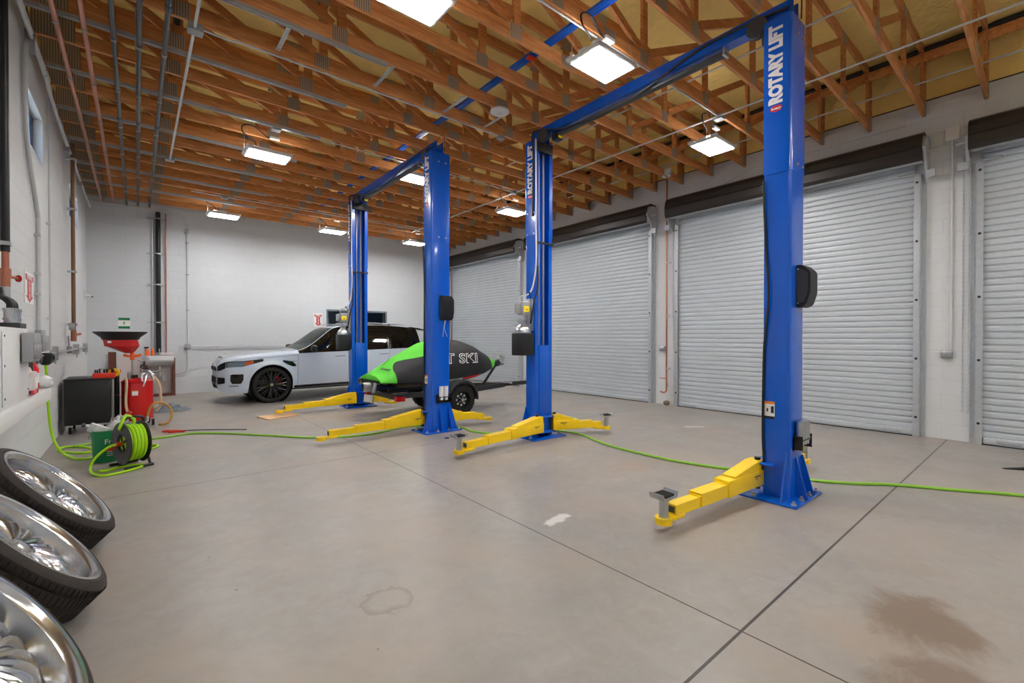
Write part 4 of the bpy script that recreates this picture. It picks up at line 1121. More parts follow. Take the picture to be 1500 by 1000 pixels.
    # jet nozzle and intake hardware
    q = B(); q.lathe([(.05, 0), (.085, .03), (.085, .14), (.07, .16)], (.02, -.05, .56), (-1, 0, 0), 20, caps=False); q.lathe([(.0, .05), (.05, .06)], (.02, -.05, .56), (-1, 0, 0), 16); q.box((-.03, -.28, .56), (.04, .06, .17), rot=Euler((0, .3, .2)), bev=.01); q.tube([(-.05, .05, .62), (-.09, .2, .6), (-.03, .3, .64)], .012, 8); obj('jet_nozzle', q, MT['steel'], t)
    q = B(); q.lathe([(.04, 0), (.055, .02), (.055, .06), (.035, .07)], (.0, .33, .64), (-1, 0, 0), 18); q.b2((-.02, -.3, .6), (.02, .3, .66)); obj('exhaust_outlet', q, MT['black'], t)
    # cover lettering and vent
    def onside(x, z):
        g, r = smt(zg, x)-.03, smt(zr, x); h = (z-g)/(r-g); return smt(wid, x)*max(0, 1-h**2.1)**.62*(1.04-.04*h)
    def lettering(name, body, x, z, size, m, off, bold, sx, rot, sh=.2):
        y = onside(x, z); dz = .02; ty = onside(x, z+dz)-y; dx = .05; tx_ = (onside(x+dx, z)-onside(x-dx, z))/(2*dx)
        X_ = V((1, -tx_, rot)).normalized(); U = V((0, -ty, dz)).normalized(); U = (U-X_*U.dot(X_)).normalized(); N_ = X_.cross(U)
        o = V((x, -y, z))+N_*off
        text(name, body, size, m, frame(o, X_, U), t, bold=bold, sx=sx, shear=sh, space=1.08)
    lettering('cover_lettering', 'JET SKI', 1.475, 1.0, .27, MT['label'], .022, .011, 1.12, -.0)
    lettering('cover_lettering_core', 'JET SKI', 1.475, 1.0, .27, MT['coverblack'], .0245, -.002, 1.12, -.0)
    text('brand_lettering', 'Kawasaki', .075, MT['dkgrey'], frame((.16, -.29, .868), (.15, -.95, -.05), (.75, .1, .62)), t, bold=.002, shear=.2)
    q = B(); q.box((.86, -onside(.86, .98)-.008, .98), (.07, .02, .13), rot=Euler((-.35, 0, 0)), bev=.008); obj('cover_vent', q, MT['dkgrey'], t)
ski()
# ------------------------------------------------------------------ loose alloy wheels leaning on the window wall
def loose_wheel(C, phi, psi, r, sw, label, ph, style):
    n = V((math.cos(phi)*math.cos(psi), math.cos(phi)*math.sin(psi), math.sin(phi)))
    t = thing('alloy_wheel', label, 'wheel', (C[0], C[1], 0), 0, 'polished wheels leaning on the window wall')
    o = V((0, 0, C[2])); R = r+sw
    q = B(); q.lathe([(r-.012, -.004), (r+.012, .008), (R-.016, -.002), (R-.004, -.014), (R, -.03), (R, -.045), (R-.007, -.047), (R-.007, -.056), (R, -.058), (R+.002, -.1), (R-.006, -.102), (R-.006, -.112), (R+.002, -.114), (R, -.165), (R-.007, -.167), (R-.007, -.176), (R-.002, -.178), (R-.012, -.2), (R-.03, -.214), (r+.012, -.222), (r-.012, -.21)], o, n, 120, caps=False)
    ty = obj('tyre', q, MT['tyre'], t, ang=30)
    x = n.orthogonal().normalized(); y = n.cross(x)
    q = B()
    for k in range(84):
        a = 2*PI*k/84; d = x*math.cos(a)+y*math.sin(a); tg = n.cross(d)
        for h0, h1, sk in ((-.058, -.1, .012), (-.114, -.165, -.012), (-.018, -.045, .01)):
            p0 = o+d*(R+.0015)+n*h0; p1 = o+d*(R+.0015)+n*h1+tg*sk
            q.tube([p0, p1], .0035, 4)
    obj('tread_sipe', q, MT['rubber'], ty)
    q = B(); q.lathe([(r-.024, .0), (r-.02, .006), (r-.002, .008), (r, .002), (r-.001, -.012)], o, n, 120, caps=False)
    q.lathe([(r-.024, .0), (r-.028, -.012), (r-.038, -.02), (r-.046, -.08), (r-.06, -.15), (r-.045, -.21), (r-.012, -.212)], o, n, 120, caps=False)
    q.lathe([(r-.06, -.14), (r-.075, -.155), (r-.085, -.15), (r-.085, -.165), (r-.06, -.17)], o, n, 96, caps=False)
    obj('rim', q, MT['chrome'], t)
    ns = {0: 20, 1: 18, 2: 20}[style]
    for k in range(ns):
        a = 2*PI*k/ns+ph; d = x*math.cos(a)+y*math.sin(a); tg = n.cross(d)
        q = B(); rows = []
        for j in range(9):
            u = j/8; rr = .06+(r-.06-.052)*u; tw = .055*math.sin(u*2.2)*(1 if style != 1 else -1)
            wd = .010+.016*u; dep = -.062-.03*u+.03*math.sin(PI*u); c = o+d*rr+tg*tw+n*dep
            tl = .5 if style == 2 else .25
            s_ = tg*math.cos(tl)+n*math.sin(tl); m_ = n*math.cos(tl)-tg*math.sin(tl)
            rows.append([c-s_*wd, c-s_*wd*.5+m_*.010, c+s_*wd*.6+m_*.010, c+s_*wd, c-m_*.02])
        q.grid(rows, cu=True); q.poly(rows[0]); q.poly(rows[-1])
        obj('spoke', q, MT['chrome'], t, ang=50)
    q = B(); q.lathe([(.085, -.13), (.085, -.075), (.078, -.062), (.06, -.058), (.054, -.068), (.04, -.072), (.0, -.072)], o, n, 48, caps=False); hb = obj('hub', q, MT['chrome'], t)
    q = B(); q.lathe([(.04, -.072), (.038, -.058), (.03, -.05), (0, -.048)], o, n, 40, caps=False); obj('centre_cap', q, MT['alloy'], hb)
    q = B()
    for k in range(6):
        a = 2*PI*k/6; c = o+x*(.066*math.cos(a))+y*(.066*math.sin(a)); q.lathe([(.008, -.066), (.008, -.055), (0, -.053)], c, n, 10)
    obj('lug_hole', q, MT['dkgrey'], hb)
loose_wheel((-.387, 4.095, .437), .75, 0, .353, .056, 'polished alloy wheel with tyre leaning nearest the green hose reel', .1, 0)
loose_wheel((-.382, 3.151, .445), .72, .08, .349, .057, 'polished alloy wheel with tyre, middle of the three leaning on the wall', .4, 1)
loose_wheel((-.352, 2.067, .493), .64, .01, .362, .056, 'polished alloy wheel with twisted blade spokes, cut by the lower frame corner', .2, 2)

# ------------------------------------------------------------------ window wall: panel, shelf and boxes
W = XL
b = B(); b.b2((W, 3.9, .80), (-.65, 6.34, .915), bev=.006)
sh = one('wall_shelf', b, MT['white'], 'thick white shelf on the window wall holding the pink jug', 'shelf')
t = thing('electrical_panel', 'white electrical panel standing on the white wall shelf', 'panel', (W+.022, 4.83, .916))
obj('enclosure', B().b2((0, -.5, 0), (.175, .48, .56), bev=.006), MT['white'], t)
q = B(); q.b2((.176, -.46, .03), (.184, .44, .53), bev=.004); dr = obj('panel_door', q, MT['white'], t)
q = B()
for y in (-.42, .40):
    for z in (.08, .3, .5): q.cyl((.184, y, z), (.187, y, z), .008, 8)
obj('screw', q, MT['black'], dr)
q = B()
for z in (.06, .5):
    for x in (.03, .14): q.cyl((x, -.503, z), (x, -.5, z), .006, 8)
obj('screw', q, MT['black'], t)
q = B(); q.b2((.03, .2, .56), (.17, .47, .60), bev=.004); obj('gland_plate', q, MT['dkgrey'], t)
q = B(); q.cyl((.05, .12, .56), (.05, .12, .60), .03, 14); rs = obj('alarm_button', q, MT['label'], t); obj('button_cap', B().lathe([(.026, 0), (.024, .03), (0, .035)], (.05, .12, .60), n=14), MT['red'], rs)
for k, y in enumerate((.2, .29, .38)):
    q = B(); q.cyl((.12, y, .60), (.12, y, .7), .034, 14); q.cyl((.12, y, .62), (.12, y, .635), .042, 6); q.cyl((.12, y, .69), (.12, y, .71), .04, 14); cn = obj('cable_connector', q, MT['alloy'], t)
    q = B(); q.tube(smoothpath([(.12, y, .71), (.118, y, .745), (.095, y+.03, .775), (.06, .3+.04*k, .80), (.045, .36+.02*k, .83), (.042, .38+.01*k, .87)], 7), .02, 12); obj('flexible_conduit', q, MT['black'], cn)
# riser with red valve
t = thing('gas_riser', 'black riser pipe with a copper valve at the left edge above the panel', 'pipe', (W+.092, 5.22, 1.82))
obj('pipe', B().cyl((0, 0, .25), (0, 0, ZT-1.82), .027, 16), MT['blackpipe'], t)
q = B(); q.cyl((0, 0, -.02), (0, 0, .06), .028, 16); q.cyl((0, 0, .06), (0, 0, .12), .032, 8); q.cyl((0, 0, .12), (0, 0, .25), .022, 12); q.tube([(0, 0, .06), (.04, .06, .06), (.055, .08, .055)], .012, 10); vv = obj('valve_body', q, MT['copper'], t)
q = B(); q.lathe([(.0, 0), (.026, .004), (.028, .014), (.0, .018)], (.05, .08, .055), (.7, .7, 0), 10); obj('valve_wheel', q, MT['red'], vv)
q = B(); q.cyl((0, 0, -.1), (0, 0, -.02), .028, 16); q.b2((-.07, -.035, .3), (.035, .035, .33)); obj('fitting', q, MT['steel'], t)

def wallbox(name, label, y, z, d, m=MT['grey'], depth=.09, group=None, cat='box'):
    t = thing(name, label, cat, (W, y, z), 0, group)
    obj('case', B().b2((0, -d[0]/2, -d[1]/2), (depth, d[0]/2, d[1]/2), bev=.006), m, t)
    return t
t = wallbox('breaker_box', 'grey breaker box on the flank of the white electrical panel', 5.08, 1.33, (.34, .22), depth=.06)
t.location.x = W+.215
q = B()
for k in range(4): q.b2((.06, -.14+k*.075, -.09), (.072, -.09+k*.075, .02), bev=.003)
obj('breaker_switch', q, MT['alloy'], t)
obj('cover_strip', B().b2((.058, -.165, .03), (.064, .165, .1)), MT['grey'], t)
t = wallbox('disconnect_box', 'grey disconnect box on the window wall below the red fire sign', 7.25, 1.34, (.44, .18), depth=.07)
t.location.x = W+.022
obj('cover', B().b2((.07, -.2, -.08), (.076, .2, .02), bev=.003), MT['alloy'], t)
q = B(); q.b2((.0, -.15, .09), (.05, .15, .15), bev=.005); obj('upper_case', q, MT['grey'], t)
q = B(); q.tube([(.04, -.21, .0), (.06, -1.4, .01), (.22, -1.98, 0.0)], .018, 10); obj('feed_conduit', q, MT['steel'], t)
t = wallbox('outlet_box', 'grey outlet box under the copper riser on the window wall', 10.35, 1.21, (.2, .11), depth=.06)
obj('outlet_cover', B().b2((.06, -.06, -.04), (.066, .06, .04)), MT['alloy'], t)
q = B(); q.tube(smoothpath([(.02, .0, .05), (.02, -.05, .15), (.03, -.22, .22)], 5), .012, 8); obj('feed_conduit', q, MT['steel'], t)

def vconduit(y, z0, z1, r, lab, top=None, off=.03):
    pts = [(W+off, y, z0), (W+off, y, z1)]
    if top: pts += top
    o = V(pts[0]); t = thing('wall_conduit', lab, 'conduit', o, 0, 'conduits on the window wall')
    obj('conduit', B().tube([V(p)-o for p in pts], r, 10), MT['conduit'], t)
    q = B()
    for z in (z0+.4, (z0+z1)/2, z1-.2): q.b2((-off, -r*2.2, z-z0-.012), (r+.003, r*2.2, z-z0+.012))
    obj('strap', q, MT['conduit'], t)
vconduit(7.3, 1.49, 2.75, .022, 'white conduit rising from the disconnect box past the near window', smoothpath([(W+.03, 7.05, 3.0), (W+.03, 6.7, 3.35), (W+.03, 6.58, 3.75), (W+.03, 6.56, 4.1), (W+.04, 6.58, 4.34)], 5))
vconduit(8.18, 1.25, 4.45, .012, 'thin white conduit rising between the two high windows')
t = thing('eave_conduit', 'bundle of white conduits running along the top of the window wall', 'conduit', (W+.075, 5.2, 4.42))
for k, (z, y1) in enumerate(((0, 8.6), (.05, 13.9))):
    q = B(); q.tube(smoothpath([(0, -8.7, z), (0, 1.6, z), (.01, 2.2, z-.02+.02*k), (0, 2.8, z-.06-.04*k), (0, 4.4, z-.1-.02*k), (.0, y1-5.2, z-.1-.02*k)], 6), .018, 10); obj('conduit', q, MT['conduit'], t)
q = B()
for y in (-.2, 1.4, 4.5, 6.5): q.b2((-.05, y, -.16), (.022, y+.03, .08))
obj('strap', q, MT['steel'], t)
t = thing('copper_riser', 'tall copper riser on the window wall between the windows and corner', 'pipe', (W+.095, 10.1, 1.5))
obj('pipe', B().cyl((0, 0, 0), (0, 0, ZT-1.5), .026, 14), MT['brownpipe'], t)
q = B()
for z in (.1, .95, 1.95, 2.75): q.b2((-.07, -.05, z), (.045, .05, z+.03))
obj('bracket', q, MT['steel'], t)
q = B(); q.cyl((0, 0, -.15), (0, 0, .02), .036, 14); q.tube([(0, 0, -.05), (.07, .1, -.03)], .02, 8); q.cyl((0, .06, -.15), (0, .06, -.02), .02, 10); obj('valve', q, MT['copper'], t)
q = B(); q.cyl((-.03, -.28, .08), (.03, -.28, .08), .06, 14); q.tube([(0, -.28, .08), (0, 0, .1)], .016, 8); obj('regulator', q, MT['steel'], t)
t = thing('air_line', 'horizontal pipe with hangers low on the window wall toward the corner', 'pipe', (W+.05, 8.5, 1.2))
obj('pipe', B().tube([(0, -1.4, 0), (0, 4.7, .01)], .016, 10), MT['steel'], t)
for y in (-.1, 2.7, 4.6):
    q = B(); q.b2((-.05, y-.015, -.09), (.03, y+.015, .09)); q.tube([(0, y, 0), (0, y, -.14)], .012, 8)
    obj('hanger', q, MT['steel'], t)
t = thing('hose_reducer', 'black hose coupling with a handle loop hanging on the window wall', 'coupling', (W+.07, 7.4, 1.16))
obj('body', B().lathe([(.045, .07), (.056, .055), (.056, -.015), (.04, -.06), (.025, -.07)], n=20), MT['black'], t)
obj('handle', B().tube(smoothpath([(0, .04, .05), (.02, .28, .05), (.03, .36, 0), (.02, .3, -.05), (0, .05, -.05)], 6), .011, 8), MT['black'], t)
q = B(); q.b2((-.068, -.25, -.05), (-.03, .03, .08), bev=.01); obj('wall_bracket', q, MT['alloy'], t)
t = thing('wall_valve', 'steel pipe valve on the window wall behind the pink jug', 'valve', (W+.04, 6.75, 1.1))
q = B(); q.cyl((0, -.2, .06), (0, -.2, -.2), .03, 12); q.cyl((0, -.25, .02), (0, .45, .05), .022, 12); q.cyl((.0, .1, -.02), (0, .1, .14), .035, 12); obj('pipe', q, MT['alloy'], t)
q = B(); q.lathe([(.0, 0), (.05, .01), (.05, .02), (0, .03)], (.04, .1, .08), (1, 0, 0), 10); obj('handle', q, MT['dkgrey'], t)
t = thing('security_camera', 'small white security camera high in the far left wall corner', 'camera', (W+.02, 13.3, 2.31))
q = B(); q.b2((-.02, -.04, -.06), (.01, .04, .1)); q.cyl((.02, 0, 0), (.12, -.06, -.02), .03, 12); obj('body', q, MT['white'], t)
obj('lens', B().cyl((.12, -.06, -.02), (.125, -.063, -.021), .02, 12), MT['black'], t)

# fire extinguisher sign: bent arrow
def arrow_sign(lab, M, wd, ht):
    t = thing('fire_sign', lab, 'sign', M.translation)
    R3 = M.copy(); R3.translation = (0, 0, 0)
    obj('plate', B().b2((-wd*.62, -ht*.54, 0), (wd*.62, ht*.54, .003)), MT['label'], t, smooth=False, M=R3)
    q = B(); q.prism([(-wd*.5, ht*.46), (0, ht*.43), (wd*.5, ht*.46), (wd*.5, ht*.27), (wd*.26, ht*.25), (wd*.26, -ht*.28), (wd*.48, -ht*.28), (0, -ht*.5), (-wd*.48, -ht*.28), (-wd*.26, -ht*.28), (-wd*.26, ht*.25), (-wd*.5, ht*.27)], XY, .003, .005)
    ar = obj('arrow', q, MT['signred'], t, smooth=False, M=R3)
    text('lettering', 'FIRE', ht*.19, MT['label'], R3 @ Matrix.Translation((0, ht*.355, .0056)), ar, bold=ht*.004, ext=.0004, sx=wd*.86/(ht*.42))
    for i, ch in enumerate('EXTINGUISHER'):
        text('lettering', ch, ht*.056, MT['label'], R3 @ Matrix.Translation((0, ht*(.215-.052*i), .0056)), ar, bold=ht*.0015, ext=.0004, sx=max(1.3, wd*.22/(ht*.042)))
arrow_sign('red FIRE EXTINGUISHER arrow sign on the white window wall', frame((W+.002, 6.93, 1.925), (0, 1, 0), (0, 0, 1)), .42, .30)
arrow_sign('small red FIRE EXTINGUISHER sign on the back wall above the car', frame((4.16, YB-.003, 1.94), (1, 0, 0), (0, 0, 1)), .2, .36)
t = thing('safety_sign', 'green and white safety sign on the back wall above the oil drain', 'sign', (-.228, YB-.004, 1.75))
obj('plate', B().b2((-.11, -.002, -.14), (.11, .002, .14)), MT['label'], t, smooth=False)
q = B(); q.b2((-.105, -.004, .07), (.105, -.002, .13)); q.b2((-.105, -.004, -.13), (.105, -.002, -.07)); obj('green_band', q, MT['signgreen'], t, smooth=False)
q = B(); q.prism([(-.02, -.02), (.02, -.02), (.012, -.035), (-.012, -.035)], XZ, -.004, -.002); q.cyl((0, -.004, .015), (0, -.002, .015), .018, 14); obj('symbol', q, MT['signgreen'], t, smooth=False)

# things on the shelf
def jug(name, label, x, y, z, s, body, cap, fluid=None, group=None, rz=0):
    t = thing(name, label, 'jug', (x, y, z), rz, group)
    q = B(); q.b2((-.06*s, -.1*s, 0), (.06*s, .1*s, .2*s), bev=.02*s, ); obj('body', q, body, t)
    q = B(); q.lathe([(.045*s, .19*s), (.03*s, .235*s), (.028*s, .25*s)], (0, -.03*s, 0), n=18); obj('neck', q, body, t)
    obj('cap', B().lathe([(.034*s, .24*s), (.034*s, .28*s), (.03*s, .285*s), (0, .285*s)], (0, -.03*s, 0), n=18), cap, t)
    q = B(); q.tube(smoothpath([(0, .0, .2*s), (0, .05*s, .245*s), (0, .09*s, .22*s), (0, .095*s, .13*s)], 5), .012*s, 8); obj('handle', q, fluid or body, t)
    if fluid: obj('fluid_level', B().b2((-.061*s, -.1*s, .012*s), (.061*s, .101*s, .05*s), bev=.004), fluid, t)
    obj('label', B().b2((.0605*s, -.07*s, .06*s), (.062*s, .05*s, .15*s)).b2((-.05*s, -.102*s, .06*s), (.05*s, -.1005*s, .15*s)), MT['label'], t)
    return t
jug('coolant_jug', 'milky jug with pink fluid and black cap on the white shelf', -.72, 5.55, .916, 1.0, MT['milky'], MT['black'], MT['pink'])
jug('fluid_bottle', 'tall white bottle behind the pink jug on the white shelf', -.77, 5.82, .916, .95, MT['label'], MT['milky'])
t = thing('fire_extinguisher', 'red fire extinguisher standing behind the jugs on the white shelf', 'fire extinguisher', (-.77, 6.06, .916))
obj('cylinder', B().lathe([(0, 0), (.062, 0), (.068, .015), (.068, .2), (.05, .245), (.025, .26), (.025, .28)], n=24), MT['red'], t)
q = B(); q.b2((-.02, -.02, .28), (.02, .02, .32), bev=.004); q.tube([(0, -.01, .33), (.05, .06, .35)], .01, 6); q.tube([(0, -.01, .31), (.05, .06, .31)], .01, 6); obj('lever', q, MT['black'], t)
obj('hose', B().tube(smoothpath([(0, -.02, .3), (.02, -.08, .29), (.03, -.09, .18), (.03, -.085, .08)], 5), .012, 8), MT['black'], t)
obj('label', B().lathe([(.0688, .07), (.0688, .16)], n=24, caps=False), MT['label'], t)
t = thing('plastic_bag', 'crumpled clear plastic bag at the end of the white shelf', 'bag', (-.72, 6.22, .916))
q = B(); rows = []
for i in range(13):
    u = i/12; r = []
    for j in range(18):
        a = 2*PI*j/18; rr = .14*math.sin(PI*min(1, .1+u*.9))**.6*(1+.35*noise.noise(V((math.cos(a)*2, math.sin(a)*2, u*3))))
        r.append((rr*math.cos(a)*.7, rr*math.sin(a)*.8, max(.003, .13*u+.03*noise.noise(V((a, u*4, 2))))))
    rows.append(r)
q.grid(rows, cu=True); obj('film', q, MT['bag'], t, ang=25)

# ------------------------------------------------------------------ black tool chest and what lies on it
t = thing('tool_chest', 'black rolling tool chest standing against the window wall', 'tool chest', (-.565, 9.1, 0))
obj('cabinet', B().b2((-.25, 0, .13), (.25, .72, .775), bev=.008), MT['black'], t)
obj('lid', B().b2((-.255, -.005, .775), (.255, .725, .80), bev=.006), MT['black'], t)
for x in (-.19, .19):
    for y in (.08, .64):
        q = B(); q.cyl((x-.015, y, .05), (x+.015, y, .05), .05, 18); c = obj('caster', q, MT['rubber'], t)
        q = B(); q.b2((x-.03, y-.03, .1), (x+.03, y+.03, .13)); q.prism([(-.03, .12), (.03, .12), (.012, .04), (-.012, .04)], YZ, x-.024, x-.018) if False else q.b2((x-.025, y-.02, .04), (x-.019, y+.02, .12)).b2((x+.019, y-.02, .04), (x+.025, y+.02, .12)); obj('caster_fork', q, MT['alloy'], c)
t = thing('socket_tray', 'orange-red tray of black sockets on top of the black chest', 'tool tray', (-.38, 9.16, .801))
obj('tray', B().b2((-.13, -.08, 0), (.13, .12, .075), bev=.012), MT['redplastic'], t)
for x in (-.1, -.075, -.05, -.0, .03, .085, .1): obj('socket', B().cyl((x, 0, .075), (x, 0, .13+.01*math.sin(x*90)), .011, 10), MT['black'], t)
t = thing('tape_roll', 'yellow roll of tape behind the orange tray on the chest', 'tape', (-.27, 9.32, .801))
obj('roll', B().lathe([(.035, -.03), (.065, -.03), (.065, .03), (.035, .03), (.035, -.03)], (0, 0, .066), (.3, 1, 0), 28, caps=False), MT['yellow'], t)

# ------------------------------------------------------------------ red waste oil drain
t = thing('oil_drain', 'red rolling waste oil drain with a wide black catch funnel', 'oil drain', (.005, 9.42, 0))
obj('tank', B().lathe([(0, .1), (.19, .1), (.2, .12), (.2, .70), (.195, .72), (.17, .745), (.1, .765), (0, .77)], n=40), MT['red'], t)
obj('seam_ring', B().lathe([(.2, .69), (.205, .695), (.205, .71), (.2, .715)], n=40, caps=False), MT['red'], t)
q = B(); q.box((-.03, -.201, .54), (.075, .004, .08)); lb = obj('label', q, MT['label'], t); obj('label_header', B().b2((-.067, -.205, .565), (.007, -.2025, .58)), MT['orangelabel'], lb)
q = B(); q.cyl((-.05, 0, .76), (-.05, 0, .81), .06, 20); obj('filler_cap', q, MT['black'], t)
q = B(); q.cyl((.06, -.04, .76), (.06, -.04, .9), .03, 12); q.b2((.02, -.08, .8), (.1, 0, .84), bev=.01); q.cyl((-.1, -.05, .75), (-.1, -.05, .86), .025, 12); q.cyl((.13, .05, .74), (.13, .05, .86), .03, 12); q.tube([(.06, -.04, .88), (.14, -.1, .87), (.2, -.12, .80)], .02, 10); obj('pump_fitting', q, MT['alloy'], t)
q = B(); P = [(.08+.04*math.cos(a), -.03, .94+.03*math.sin(a)) for a in [2*PI*k/20 for k in range(20)]]; q.tube(P, .009, 8, closed=True); q.tube([(.11, -.03, .92), (.15, -.04, .88)], .012, 8); obj('crank_handle', q, MT['black'], t)
for k, p in enumerate([[(.12, -.12, .84), (.10, -.2, .76), (.07, -.24, .64)], [(.16, -.1, .84), (.19, -.17, .76), (.21, -.2, .68)], [(.15, -.05, .84), (.27, -.08, .86), (.34, -.1, .88)], [(.1, -.1, .84), (.05, -.2, .80), (.06, -.235, .72)]]):
    obj('drain_probe', B().tube(smoothpath(p, 5), [.016]*8+[.01]*3, 8), MT['alloy'], t)
obj('rear_post', B().cyl((-.25, .05, .12), (-.25, .05, .86), .032, 14), MT['black'], t)
obj('oil_pole', B().cyl((-.06, .05, .78), (-.06, .05, 1.12), .016, 12), MT['steel'], t)
obj('sight_tube', B().cyl((-.298, .06, .13), (-.298, .06, .76), .015, 12), MT['bag'], t)
q = B(); q.b2((-.315, .03, .10), (-.18, .09, .14), bev=.01); q.b2((-.29, .0, .86), (-.2, .09, .9), bev=.008); q.b2((-.28, .02, .50), (-.22, .08, .515)); obj('post_bracket', q, MT['redplastic'], t)
q = B()
for x in (-.16, -.02): q.box((x+.03, .03, 1.12), (.09, .04, .04), rot=Euler((0, .3 if x < -.1 else -.3, 0)), bev=.01)
q.cyl((-.06, .05, 1.05), (-.06, .05, 1.16), .03, 12); obj('drain_valve', q, MT['orange'], t)
q = B(); q.tube([(.08, .04, 1.02), (.0, .05, 1.05)], .01, 8); q.cyl((.11, .03, 1.06), (.11, .05, 1.06), .04, 16); obj('pressure_gauge', q, MT['steel'], t)
fx = -.2
q = B(); q.lathe([(.05, 1.16), (.1, 1.19), (.215, 1.275), (.215, 1.375), (.21, 1.375), (.21, 1.29), (.09, 1.20), (.045, 1.17)], (fx+.0, .03, 0), n=44, caps=False)
for v in q.bm.verts:
    k = max(0, (1.3-v.co.z)/.14); v.co.x += .10*min(1, k)
fn = obj('funnel', q, MT['red'], t)
q = B(); q.b2((fx-.15, -.172, 1.325), (fx-.09, -.169, 1.355)); 
for v in q.bm.verts: v.co.y += .02
obj('funnel_label', q, MT['label'], fn)
q = B(); q.lathe([(.21, 1.37), (.225, 1.375), (.24, 1.41), (.33, 1.485), (.332, 1.50), (.323, 1.50), (.23, 1.42), (.22, 1.40), (.1, 1.385), (0, 1.385)], (fx, .03, 0), n=48, caps=False); obj('catch_tray', q, MT['black'], t)
q = B(); q.tube(smoothpath([(-.14, -.17, .78), (-.13, -.215, .70), (-.14, -.23, .45), (-.13, -.25, .3), (-.09, -.3, .2), (-.03, -.36, .17)], 6), .018, 8); obj('clear_hose', q, MT['hosebeige'], t)
q = B(); q.tube(smoothpath([(.2, -.1, .78), (.27, -.12, .66), (.29, -.14, .45), (.28, -.12, .30), (.23, -.1, .22)], 6), .02, 8); obj('clear_hose', q, MT['hosebeige'], t)
q = B(); q.tube(smoothpath([(.12, -.24, .17), (.13, -.25, .24), (.18, -.25, .34), (.28, -.22, .37), (.38, -.2, .30), (.43, -.2, .18), (.40, -.22, .06), (.33, -.24, .015), (.26, -.22, .02)], 7), .018, 8); obj('amber_hose', q, MT['amber'], t)
obj('hose_nozzle', B().cyl((.12, -.24, .17), (.115, -.24, .08), .02, 10), MT['alloy'], t)
for x, y in ((.19, -.13), (-.15, -.14), (.14, .16), (-.14, .16)):
    q = B(); q.cyl((x-.018, y, .055), (x+.018, y, .055), .054, 20); c = obj('caster', q, MT['rubber'], t)
    q = B(); q.b2((x+.02, y-.025, .03), (x+.026, y+.025, .12)); q.b2((x-.026, y-.025, .03), (x-.02, y+.025, .12)); q.b2((x-.03, y-.03, .105), (x+.03, y+.03, .115)); obj('caster_fork', q, MT['alloy'], c)

# ------------------------------------------------------------------ bucket with bottles, hose reel, hoses
BX, BY = -.265, 6.93
t = thing('plastic_bucket', 'green plastic bucket full of bottles behind the hose reel', 'bucket', (BX, BY, 0))
obj('shell', B().lathe([(0, .004), (.118, 0), (.122, .01), (.14, .30), (.146, .30), (.146, .315), (.143, .315), (.145, .345), (.151, .35), (.148, .36), (.138, .358), (.118, .02), (0, .018)], n=40, caps=False), MT['green'], t)
obj('bail_handle', B().tube(smoothpath([(-.15, 0, .31), (-.16, .05, .26), (-.12, .12, .22), (0, .155, .2), (.12, .12, .22), (.16, .05, .26), (.15, 0, .31)], 5), .005, 6), MT['steel'], t)
q = B()
for i, wd in enumerate((.05, .075, .06, .07, .05)):
    for k in range(6):
        a = -1.75+.22+k*wd/.75; 
        q.box((.133*math.cos(a), .133*math.sin(a), .17-.022*i), (.004, .012, .005), rot=Euler((0, 0, a)))
pr = obj('print', q, MT['label'], t)
text('lettering', 'Fr', .075, MT['label'], frame((.012, -.137, .235), (1, .0, 0), (0, -.045, 1)), t, bold=.001)
def bottle(lab, x, y, rot, s, m, capm):
    t = thing('oil_bottle', lab, 'bottle', (BX+x, BY+y, .345), 0, 'bottles in the green bucket')
    E_ = Euler(rot).to_matrix().to_4x4()
    q = B(); q.b2((-.05*s, -.03*s, -.1*s), (.05*s, .03*s, .14*s), bev=.012*s); obj('body', q, m, t, M=E_)
    q = B(); q.lathe([(.02*s, .14*s), (.016*s, .17*s), (.016*s, .19*s)], n=14); obj('neck', q, m, t, M=E_)
    obj('cap', B().lathe([(.02*s, .175*s), (.02*s, .205*s), (0, .207*s)], n=14), capm, t, M=E_)
    obj('label', B().b2((-.04*s, -.032*s, -.02*s), (.04*s, -.0305*s, .09*s)), MT['label'], t, M=E_)
bottle('grey oil bottle leaning to the right in the green bucket', .03, .045, (0, .75, 0), 1.25, MT['grey'], MT['redplastic'])
bottle('pale bottle with a dark cap lying over the left rim of the bucket', -.03, -.03, (.2, -1.05, 0), 1.0, MT['conduit'], MT['dkgrey'])
bottle('small white bottle upright at the front of the green bucket', .085, -.065, (.1, .1, 0), .8, MT['label'], MT['label'])

RX, RY = -.05, 6.47
A = V((-.92, -.38, 0)).normalized()
t = thing('hose_reel', 'black hose reel wound with lime green hose standing on the floor', 'hose reel', (RX, RY, 0))
RC = V((0, 0, .262))
for s in (-1, 1):
    q = B(); q.lathe([(.10, s*.088), (.13, s*.094), (.205, s*.09), (.222, s*.096), (.228, s*.09), (.222, s*.082), (.2, s*.078), (.10, s*.078), (.1, s*.088)], RC, A, 44, caps=False); fl_ = obj('side_flange', q, MT['dkgrey'] if s > 0 else MT['black'], t)
    q = B(); q.lathe([(.05, s*.07), (.1, s*.08), (.1, s*.072), (.05, s*.06)], RC, A, 30, caps=False)
    for k in range(4):
        a = 2*PI*k/4+.5; d = V((0, 0, 1))*math.cos(a)+A.cross(V((0, 0, 1)))*math.sin(a); q.tube([RC+A*(s*.075)+d*.02, RC+A*(s*.08)+d*.11], .012, 6)
    obj('flange_spoke', q, MT['black'], fl_)
q = B(); pts = []
